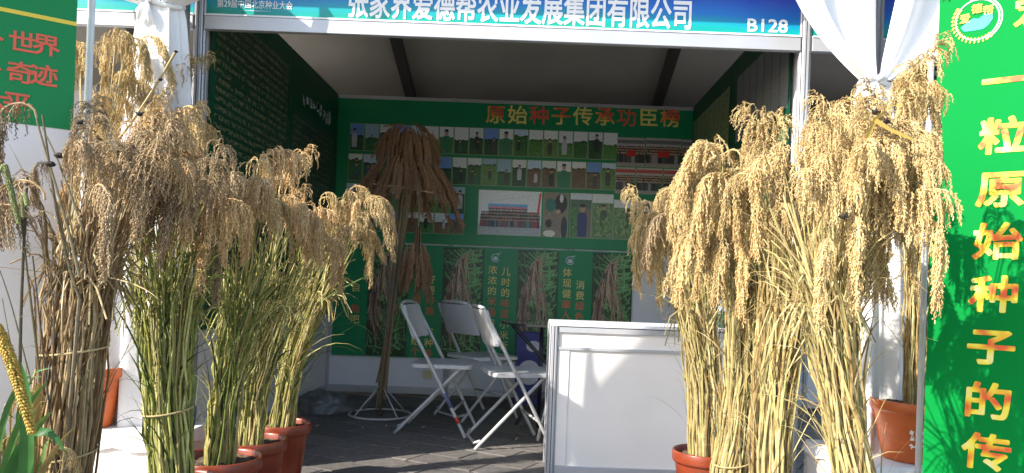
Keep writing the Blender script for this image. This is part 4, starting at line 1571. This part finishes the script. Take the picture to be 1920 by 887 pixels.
SPECS = [
    dict(seed=1, label='brown straw sheaf with drooping heads before the white standing board', base=(95, 1150), d=2.12, tie=(140, 640, .082), rb=.085, neck=(165, 430, .10), n=120,
         heads=[(195, 245, 40, 22, 6, 0), (262, 255, 45, 25, 6, .1), (225, 310, 70, 35, 7, 0), (165, 250, 15, 15, 2, 0)], cols=ST_BROWN, head='dull', head2='tan', p2=.5, blades=160, flare=.3, ties=(.35, .95), hs=.95, knots=((150, 230), (262, 214))),
    dict(seed=2, label='golden millet in a pot on the white block behind the white pole', base=(168, 790), d=3.38, z0=.245, pot=(.27, .14), potmat='terracotta', tie=(150, 560, .035), neck=(170, 300, .07), n=50,
         heads=[(155, 85, 8, 30, 4, 0), (205, 55, 12, 12, 3, 0), (245, 55, 15, 12, 3, 0), (195, 140, 30, 50, 8, 0), (170, 240, 30, 50, 6, 0), (300, 200, 30, 40, 8, -.1), (335, 190, 12, 30, 4, -.1), (325, 112, 6, 6, 1, 0)], cols=ST_GOLD, head='gold', blades=50, knots=((330, 97), (301, 150), (278, 192), (262, 214))),
    dict(seed=3, label='tall sheaf of green and yellow stalks with long drooping tan heads', base=(318, 1100), d=2.42, tie=(312, 720, .070), rb=.064, neck=(310, 470, .13), n=190,
         heads=[(300, 275, 40, 25, 6, 0), (345, 262, 25, 20, 5, .1), (380, 330, 25, 40, 5, -.1), (390, 400, 15, 25, 3, -.12), (270, 340, 45, 40, 5, .1)], cols=ST_GREEN, head='tan', head2='dull', p2=.25, blades=210, flare=.55, droop=.7, lcols=LF_GREEN + ST_GREEN, ties=(.75,)),
    dict(seed=4, label='green stalked millet with two tall hooked heads in a brown pot', base=(410, 870), d=2.76, tie=(430, 720, .050), rb=.052, neck=(470, 500, .10), n=120, pot=(.28, .155),
         heads=[(405, 268, 8, 6, 2, 0), (478, 276, 8, 6, 2, 0), (435, 325, 35, 25, 5, 0), (480, 360, 25, 40, 4, 0), (400, 370, 20, 50, 4, -.1)], cols=ST_GREEN[:4] + ST_MIX, head='tan', head2='gold', p2=.3, blades=180, flare=.6, droop=.6, lcols=LF_GREEN + ST_GREEN),
    dict(seed=5, label='millet with one tall narrow head in a brown pot between two others', base=(470, 838), d=3.08, tie=(480, 720, .055), rb=.05, neck=(535, 500, .10), n=95, pot=(.28, .145),
         heads=[(530, 322, 8, 10, 2, 0), (525, 380, 15, 25, 3, 0), (575, 370, 30, 15, 4, 0), (590, 420, 30, 30, 4, 0)], cols=ST_MIX, head='tan', head2='gold', p2=.25, blades=160, flare=.6, droop=.6, lcols=LF_GREEN + ST_MIX),
    dict(seed=6, label='leaning yellow stalked millet in a brown pot nearest the millet stand', base=(527, 800), d=3.45, tie=(545, 690, .05), rb=.055, neck=(610, 480, .11), n=100, pot=(.28, .135),
         heads=[(600, 345, 12, 10, 2, 0), (655, 330, 12, 10, 2, 0), (690, 358, 18, 14, 4, -.1), (640, 380, 45, 20, 6, 0), (680, 410, 25, 30, 4, 0)], cols=ST_MIX + ST_GOLD[:3], head='tan', head2='gold', p2=.5, blades=150, flare=.6, droop=.6, lcols=LF_GREEN + ST_MIX, hs=.95),
    dict(seed=7, label='golden millet sheaf in a brown pot close before the counter panel', base=(1322, 862), d=3.18, tie=(1318, 690, .072), rb=.065, neck=(1290, 520, .085), n=110, pot=(.28, .14),
         heads=[(1255, 378, 15, 12, 3, 0), (1225, 392, 12, 12, 2, .1), (1295, 338, 20, 12, 3, 0), (1280, 420, 40, 30, 6, 0), (1340, 400, 30, 50, 6, .1)], cols=ST_GOLD, head='gold', head2='dull', p2=.12, blades=170, flare=.38, droop=.5, az=math.pi),
    dict(seed=8, label='thick golden sheaf bound upright between the pot by the counter and other sheaves', base=(1362, 1000), d=2.66, tie=(1388, 740, .056), rb=.064, neck=(1412, 480, .09), n=120,
         heads=[(1350, 250, 14, 10, 4, 0), (1400, 256, 30, 12, 6, 0), (1380, 310, 65, 35, 12, 0), (1350, 395, 45, 45, 8, -.05), (1440, 380, 50, 60, 8, 0), (1400, 450, 50, 40, 4, 0)], cols=ST_GOLD, head='gold', blades=230, flare=.42, droop=.6, ties=(.3,), knots=((1465, 440), (1420, 356))),
    dict(seed=9, label='thick golden sheaf with heads hanging over the front post', base=(1440, 1010), d=2.42, tie=(1450, 740, .060), rb=.066, neck=(1488, 470, .10), n=120,
         heads=[(1450, 285, 50, 35, 10, 0), (1510, 245, 40, 40, 10, 0), (1548, 190, 25, 12, 6, 0), (1500, 390, 60, 60, 10, 0)], cols=ST_GOLD, head='gold', blades=230, flare=.42, droop=.6, ties=(.25,), knots=((1525, 352), (1540, 226))),
    dict(seed=10, label='golden sheaf leaning across beside the white pole with the highest heads', base=(1625, 1160), d=2.02, tie=(1572, 740, .050), rb=.058, neck=(1535, 470, .09), n=90, hs=.9, deep=.11,
         heads=[(1600, 280, 60, 40, 11, 0), (1660, 245, 45, 45, 12, 0), (1688, 150, 14, 16, 4, .1), (1650, 180, 20, 14, 3, .1), (1640, 370, 70, 60, 12, 0), (1560, 380, 50, 60, 7, 0)], cols=ST_GOLD, head='gold', blades=240, flare=.42, droop=.6, ties=(.3,), knots=((1626, 322), (1580, 406), (1662, 228), (1640, 210))),
    dict(seed=11, label='golden millet in the orange pot behind the white pole', base=(1712, 812), d=3.32, z0=.245, pot=(.265, .185), potmat='terracotta', marks=True, tie=(1717, 620, .052), rb=.05, neck=(1725, 430, .07), n=80,
         heads=[(1720, 280, 25, 50, 6, 0), (1745, 300, 15, 40, 4, 0), (1752, 160, 6, 10, 2, 0), (1735, 400, 20, 50, 5, 0)], cols=ST_GOLD, head='gold', head2='dull', p2=.2, blades=70, flare=.2),
]
SHEAVES = [sheaf(s_) for s_ in SPECS]

MB().tube(bez(P(222, 262, 3.22), P(262, 214, 3.22), P(300, 150, 3.22), P(329, 99, 3.22), 10), .0055, 6, (1, 1, 1)).build('bare_stalk', 'string', SHEAVES[1])
# the yellow folded blade and thick pale stalks that cross the golden heads
mb = MB()
for pts, w in (([(1600, 345), (1612, 290), (1640, 225), (1668, 200), (1690, 196)], .009), ([(1640, 225), (1672, 245), (1712, 262)], .007)):
    q = [P(x, y, 1.84) for x, y in pts]
    mb.strip(q, [w * (1 - .7 * i / len(q)) for i in range(len(q))], Vector((.8, .2, .5)), (0.50, 0.36, 0.09), .4)
mb.build('folded_leaf', 'blade', SHEAVES[9], colors=True)

# ------------------------------------------------------------------ sparse dark stalks and green ears beside the white board
rt = thing('sparse_millet', (-1.52, 2.0, 0), 'sparse dark stalked millet with two drooping heads before the white board', 'plant')
mb = MB()
r = random.Random(55)
for pts, w in (([(150, 560), (105, 440), (92, 290), (80, 215)], .004), ([(150, 520), (120, 380), (85, 300), (72, 250), (68, 215)], .004), ([(160, 440), (110, 300), (80, 240)], .003),
               ([(36, 900), (38, 600), (52, 330)], .005), ([(75, 700), (55, 540), (40, 400)], .0035), ([(30, 700), (5, 560)], .002), ([(110, 900), (90, 740), (62, 480)], .003),
               ([(60, 720), (20, 560), (-10, 480)], .002), ([(95, 760), (105, 600), (95, 520)], .002), ([(-5, 310), (40, 350), (60, 420)], .0025)):
    q = [P(x, y, 2.0) for x, y in pts]
    path = bez(q[0], q[1], q[-2], q[-1], 9)
    mb.tube(path, [w * (1 - .4 * i / 9) for i in range(10)], 6, r.choice([(0.10, 0.09, 0.05), (0.16, 0.14, 0.085), (0.07, 0.06, 0.04), (0.22, 0.20, 0.13)]))
for pts in (([(36, 900), (30, 1100), (20, 1290)]), ([(110, 900), (100, 1100), (60, 1290)]), ([(150, 560), (120, 900), (60, 1290)]), ([(75, 700), (65, 1000), (40, 1290)])):
    q = [P(x, y, 2.0) for x, y in pts]
    mb.tube(bez(q[0], q[1], q[1], q[2], 6), .005, 6, (0.16, 0.13, 0.08))
tag(mb.build('stalks', 'straw', rt, colors=True), kind='stuff')
add_head(rt, P(70, 222, 2.0), math.pi, 0.1, .95, HEADS['dull'][2])
add_head(rt, P(85, 375, 2.0), math.pi, 0.2, 1.0, HEADS['dull'][1])
add_head(rt, P(70, 430, 1.98), math.pi, 0.3, .9, HEADS['dull'][3])
add_head(rt, P(88, 320, 2.05), 2.6, 0.2, .55, HEADS['dull'][0])
for (px, py) in ((95, 308), (112, 292)):
    q = P(px, py, 1.98)
    kb = MB().lathe([(0, -.008), (.010, -.005), (.014, 0), (.009, .006), (0, .009)], q, 8)
    kb.build('dark_knot', 'dark_knot', rt)


def ear(root, pts, rad, cols, seed, d):
    """a foxtail ear: overlapping plump seeds packed round a drooping axis"""
    r = random.Random(seed)
    q = [P(x, y, d) for x, y in pts]
    path = bez(q[0], q[1], q[2], q[3], 44)
    mb = MB()
    mb.tube(path[::4], rad * .35, 6, cols[0])
    for i, p in enumerate(path[:-1]):
        t = i / 44
        rr = rad * (0.55 + .45 * math.sin(math.pi * min(1, t * .8 + .25)))
        tg = (path[i + 1] - p).normalized()
        u = tg.orthogonal().normalized()
        w = tg.cross(u)
        for k in range(9):
            a = 6.283 * k / 9 + i * 1.1 + r.uniform(-.2, .2)
            e = u * math.cos(a) + w * math.sin(a)
            c = p + e * rr * .7
            ax = (e * .7 + tg * .7).normalized()
            s1 = ax.cross(tg).normalized()
            s2 = ax.cross(s1)
            f = r.uniform(.7, 1.25)
            cc = r.choice(cols)
            cc = tuple(x * f for x in cc)
            g1, g2 = rad * .62 * r.uniform(.8, 1.2), rad * .30
            b = len(mb.v)
            ring = [c + s1 * g2 * math.cos(x) + s2 * g2 * math.sin(x) for x in np.linspace(0, 6.283, 6, endpoint=False)]
            mb.v.append((c - ax * g1)[:])
            mb.v += [v[:] for v in ring]
            mb.v.append((c + ax * g1)[:])
            for x in range(6):
                y = (x + 1) % 6
                mb.face((b, b + 1 + y, b + 1 + x), cc)
                mb.face((b + 7, b + 1 + x, b + 1 + y), cc)
    return mb.build('ear', 'grain_tan', root, colors=True, smooth=True)


ft = thing('foxtail_millet', (P(20, 800, 1.7).x, 1.7, 0), 'foxtail millet with a plump yellow drooping ear and green leaves', 'plant')
ear(ft, [(-10, 610), (12, 640), (36, 720), (62, 815)], .0125, [(0.46, 0.31, 0.06), (0.52, 0.37, 0.09), (0.36, 0.27, 0.05), (0.42, 0.24, 0.05)], 3, 1.6)
ear(ft, [(10, 310), (20, 350), (28, 390), (36, 420)], .0075, [(0.24, 0.27, 0.10), (0.30, 0.32, 0.14), (0.18, 0.22, 0.07)], 5, 1.9)
ear(ft, [(52, 385), (48, 360), (40, 350), (44, 410)], .006, [(0.24, 0.27, 0.10), (0.30, 0.32, 0.14)], 8, 1.9)
mb = MB()
mb.tube(bez(P(-14, 560, 1.6), P(-30, 520, 1.6), P(-60, 800, 1.7), P(-30, 1450, 1.7), 12), .006, 8, (0.14, 0.20, 0.05))
mb.tube(bez(P(10, 310, 1.9), P(-5, 280, 1.9), P(-60, 600, 1.8), P(-20, 1400, 1.75), 12), .0035, 8, (0.14, 0.18, 0.06))
mb.build('stem', 'straw', ft, colors=True, smooth=True)
for i, (pts, w, c) in enumerate((([(-20, 1300), (60, 1000), (60, 760), (40, 680)], .016, (0.045, 0.15, 0.03)), ([(-40, 1300), (-20, 900), (60, 720), (125, 850)], .015, (0.03, 0.12, 0.025)),
                                 ([(-40, 1300), (-20, 860), (40, 760), (90, 715)], .008, (0.08, 0.20, 0.04)), ([(-30, 1300), (0, 950), (50, 800), (100, 770)], .012, (0.12, 0.20, 0.05)),
                                 ([(-30, 1200), (-20, 800), (10, 700), (95, 690)], .007, (0.07, 0.18, 0.04)), ([(0, 1300), (20, 1000), (60, 880), (140, 800)], .010, (0.30, 0.22, 0.08)),
                                 ([(-10, 1300), (10, 1000), (20, 880), (5, 780)], .010, (0.16, 0.17, 0.05)))):
    q = bez(*[P(x, y, 1.72 + .03 * i) for x, y in pts], 12)
    m_ = MB()
    m_.strip(q, [w * (math.sin(math.pi * (.12 + .88 * j / 12)) ** .7) + .0005 for j in range(13)], Vector((.75, .25, .6)), c, .35)
    m_.build('leaf', 'blade', ft, colors=True, smooth=True)

r = random.Random(91)
for i in range(16):
    x0 = r.uniform(-60, 60)
    x1, y1 = x0 + r.uniform(-30, 70), r.uniform(690, 850)
    q = bez(P(x0, 1350, 1.9), P(x0 + 10, 1000, 1.9), P(x1 - 20, y1 - 20, 1.9 + r.uniform(-.1, .1)), P(x1 + r.uniform(-30, 40), y1 + r.uniform(-20, 70), 1.9), 10)
    m_ = MB()
    c = r.choice([(0.07, 0.17, 0.04), (0.12, 0.21, 0.05), (0.04, 0.12, 0.03), (0.34, 0.24, 0.08), (0.22, 0.22, 0.07), (0.30, 0.19, 0.06)])
    m_.strip(q, [r.uniform(.005, .013) * (math.sin(math.pi * (.12 + .88 * j / 10)) ** .7) + .0005 for j in range(11)], Vector((.75, r.uniform(-.4, .4), .5)), c, .35)
    m_.build('leaf', 'blade', ft, colors=True, smooth=True)
for (px, py, sc_) in ((20, 770, .55), (60, 830, .5), (-5, 850, .6), (95, 860, .45)):
    add_head(ft, P(px, py, 1.9), r.uniform(0, 6), .2, sc_, HEADS['gold'][r.randint(0, 3)])

# ------------------------------------------------------------------ the brown millet stand inside the booth
sx, sy = P(713, 775, 5.26).x, 5.26
hs = thing('millet_stand', (sx, sy, 0), 'brown millet heads arranged like a shaggy hat on a wire ring stand', 'display')
mb = MB()
mb.tube([(sx + .215 * math.cos(a), sy + .215 * math.sin(a), .012) for a in np.linspace(0, 6.2832, 40)], .008, 8)
mb.build('base_ring', 'chair_tube', hs, smooth=True)
for k in range(4):
    a = math.radians(45 + 90 * k)
    MB().tube([(sx + .21 * math.cos(a), sy + .21 * math.sin(a), .014), (sx + .01 * math.cos(a), sy + .01 * math.sin(a), .22)], .005, 6).build('brace', 'chair_tube', hs, smooth=True)
tc_ = P(765, 300, 5.26)
MB().tube([(sx, sy, .0), (sx + .02, sy, .6), (sx + .07, sy, 1.2), (tc_.x, sy, tc_.z + .1)], .009, 8).build('pole', 'steel', hs, smooth=True)
st = MB()
r = random.Random(21)
for k in range(46):
    a, q = r.uniform(0, 6.283), math.sqrt(r.random())
    o_ = Vector((math.cos(a), math.sin(a), 0)) * q
    p = [Vector((sx, sy, r.uniform(.03, .25))) + o_ * .040, Vector((sx + .03, sy, .45)) + o_ * .012, Vector((sx + .075, sy, 1.0)) + o_ * .020, Vector((sx + .12, sy, 1.62)) + o_ * .05]
    c = r.choice(ST_BROWN)
    st.tube(bez(*p, 8), r.uniform(.003, .005), 5, tuple(x * .62 for x in c))
tag(st.build('stalks', 'straw', hs, colors=True), kind='stuff')
zt = tc_.z
# the skirt: long heads hanging round a wide ring, above it two shorter tiers and a crown
nh = 0
for (nn, rad, z, sc_, tilt, jit) in ((34, .185, zt - .03, 1.12, .50, .03), (26, .15, zt + .02, .95, .46, .03), (30, .185, zt + .15, .62, .10, .025), (26, .165, zt + .19, .60, .22, .02), (22, .13, zt + .215, .58, .45, .02), (16, .085, zt + .235, .55, .75, .02), (9, .03, zt + .245, .5, 1.15, .015)):
    for k in range(nn):
        a = 6.283 * k / nn + r.uniform(-.1, .1)
        o = bpy.data.objects.new('millet_head', r.choice(TASSEL))
        COL.objects.link(o)
        o.parent = hs
        o.location = Vector((tc_.x + rad * math.cos(a), sy + rad * math.sin(a), z + r.uniform(-jit, jit))) - wloc(hs)
        o.rotation_euler = Matrix.Rotation(a, 3, 'Z').to_4x4().to_euler()
        o.rotation_euler = (Matrix.Rotation(a, 3, 'Z') @ Matrix.Rotation(-tilt * r.uniform(.8, 1.2), 3, 'Y')).to_euler()
        o.scale = (sc_ * r.uniform(.85, 1.1),) * 3
# dome underlay so the crown is not hollow
mb = MB()
n = 24
for j in range(9):
    t = j / 8
    rr_ = .015 + .115 * t ** .6
    for i in range(n):
        a = 6.283 * i / n
        k = 1 + .12 * mnoise.noise((math.cos(a) * 3, math.sin(a) * 3, t * 4))
        mb.v.append((tc_.x + rr_ * k * math.cos(a), sy + rr_ * k * math.sin(a), zt + .20 - .25 * t ** 1.6))
for j in range(8):
    for i in range(n):
        i2 = (i + 1) % n
        mb.face((j * n + i, (j + 1) * n + i, (j + 1) * n + i2, j * n + i2))
M['thatch'] = mat('thatch', (0.17, 0.08, 0.04), 0.9, .4, 30, 1.0, 50)
mb.build('thatch_core', 'thatch', hs)
q1, q2 = P(700, 345, 5.0), P(812, 362, 5.0)
MB().tube([q1, P(755, 352, 4.98), q2], .0035, 6).build('binding_string', 'string', hs)

hp = P(784, 425, 5.2)
hg = thing('hanging_sheaf', (hp.x, 5.2, hp.z - .5), 'small brown millet sheaf hanging head down under the shaggy hat', 'sheaf')
MB().tube([(hp.x, 5.2, hp.z + .2), (hp.x, 5.2, hp.z)], .002, 5).build('cord', 'string', hg)
st = MB()
for k in range(26):
    a, q = r.uniform(0, 6.283), math.sqrt(r.random())
    o_ = Vector((math.cos(a), math.sin(a), 0)) * q
    st.tube([Vector((hp.x, 5.2, hp.z)) + o_ * .02, Vector((hp.x, 5.2, hp.z - .10)) + o_ * .022, Vector((hp.x, 5.2, hp.z - .2)) + o_ * .05], .003, 5, (0.17, 0.11, 0.06))
tag(st.build('stalks', 'straw', hg, colors=True), kind='stuff')
for k in range(30):
    a = 6.283 * k / 15 + r.uniform(-.2, .2)
    rad = .015 + .045 * (k % 3) / 2
    o = bpy.data.objects.new('millet_head', TASSEL[k % 3])
    COL.objects.link(o)
    o.parent = hg
    o.location = Vector((hp.x + rad * math.cos(a), 5.2 + rad * math.sin(a), hp.z - .13 + r.uniform(-.02, .02))) - wloc(hg)
    o.rotation_euler = (Matrix.Rotation(a, 3, 'Z') @ Matrix.Rotation(-.16, 3, 'Y')).to_euler()
    o.scale = (.95, .95, .88)

# ------------------------------------------------------------------ crumpled sack on the floor
q = P(608, 772, 5.35)
mb = MB()
n1, n2 = 40, 20
for j in range(n2 + 1):
    th = math.pi / 2 * j / n2
    for i in range(n1):
        a = 6.283 * i / n1
        v = Vector((math.cos(a) * math.cos(th), math.sin(a) * math.cos(th), math.sin(th)))
        k = 1 + .22 * mnoise.noise(v * 2.2 + Vector((3, 1, 0))) + .09 * mnoise.noise(v * 7) + .03 * mnoise.noise(v * 16)
        mb.v.append((q.x + v.x * .21 * k, 5.35 + v.y * .16 * k, max(0.004, v.z * .15 * k)))
for j in range(n2):
    for i in range(n1):
        i2 = (i + 1) % n1
        mb.face((j * n1 + i, j * n1 + i2, (j + 1) * n1 + i2, (j + 1) * n1 + i))
o = mb.build('crumpled_sack', 'sack', None, smooth=True)
tag(o, 'dark crumpled plastic sack lying in the corner by the side wall', 'sack')

# ------------------------------------------------------------------ added out-of-view sheet on a pole, its outline cut to shade the counter
blk_y = 1.25
sx_ = (cyf - blk_y) * sdir.x / sdir.y
sz_ = (cyf - blk_y) * -sdir.z / sdir.y
blk = thing('shade_blocker', (-3.7, blk_y, 0), 'white cloth flag on a tall pole at the aisle beyond the white board', 'flag')
outline = [(.62, .80), (.33, .47), (.22, .30), (.24, .12), (.34, -.15), (1.32, -.15), (1.32, .80)]
mb = MB()
for y_ in (0, .004):
    mb.v += [(x - sx_, blk_y + y_, z + sz_) for x, z in outline]
n = len(outline)
mb.face(tuple(range(n)))
mb.face(tuple(range(n, 2 * n))[::-1])
for i in range(n):
    j = (i + 1) % n
    mb.face((i, i + n, j + n, j))
mb.build('blocker_sheet', 'white_board', blk)
MB().tube([(-3.7, blk_y, 0), (-3.7, blk_y, sz_ + .82)], .018, 10).build('pole', 'steel', blk, smooth=True)
MB().tube([(-3.7, blk_y + .002, sz_ + .815), (1.34 - sx_, blk_y + .002, sz_ + .815)], .010, 8).build('blocker_arm', 'steel', blk, smooth=True)

# fallen straw and leaf scraps on the paving
r = random.Random(77)
for k, (px, py) in enumerate(((680, 803), (725, 800), (795, 803), (760, 865), (597, 800), (700, 838), (860, 870), (970, 825), (640, 860))):
    d = EYE * F / ((py - CY) - (px - CX) * ROLL)
    q = P(px, py, d)
    a = r.uniform(0, 6.28)
    L = r.uniform(.02, .06)
    m_ = MB()
    pts = [q + Vector((math.cos(a) * L * t, math.sin(a) * L * t, .004 + .008 * math.sin(3.1 * (t + .5)))) for t in (-.5, -.2, .1, .5)]
    m_.strip(pts, [.002, .007, .007, .001], Vector((-math.sin(a), math.cos(a), .2)), (0.42, 0.38, 0.30), .3)
    o = m_.build('leaf_scrap', 'blade', None, colors=True)
    tag(o, 'small pale scrap of dry leaf fallen on the paving', 'leaf scrap', 'leaf scraps on the paving')
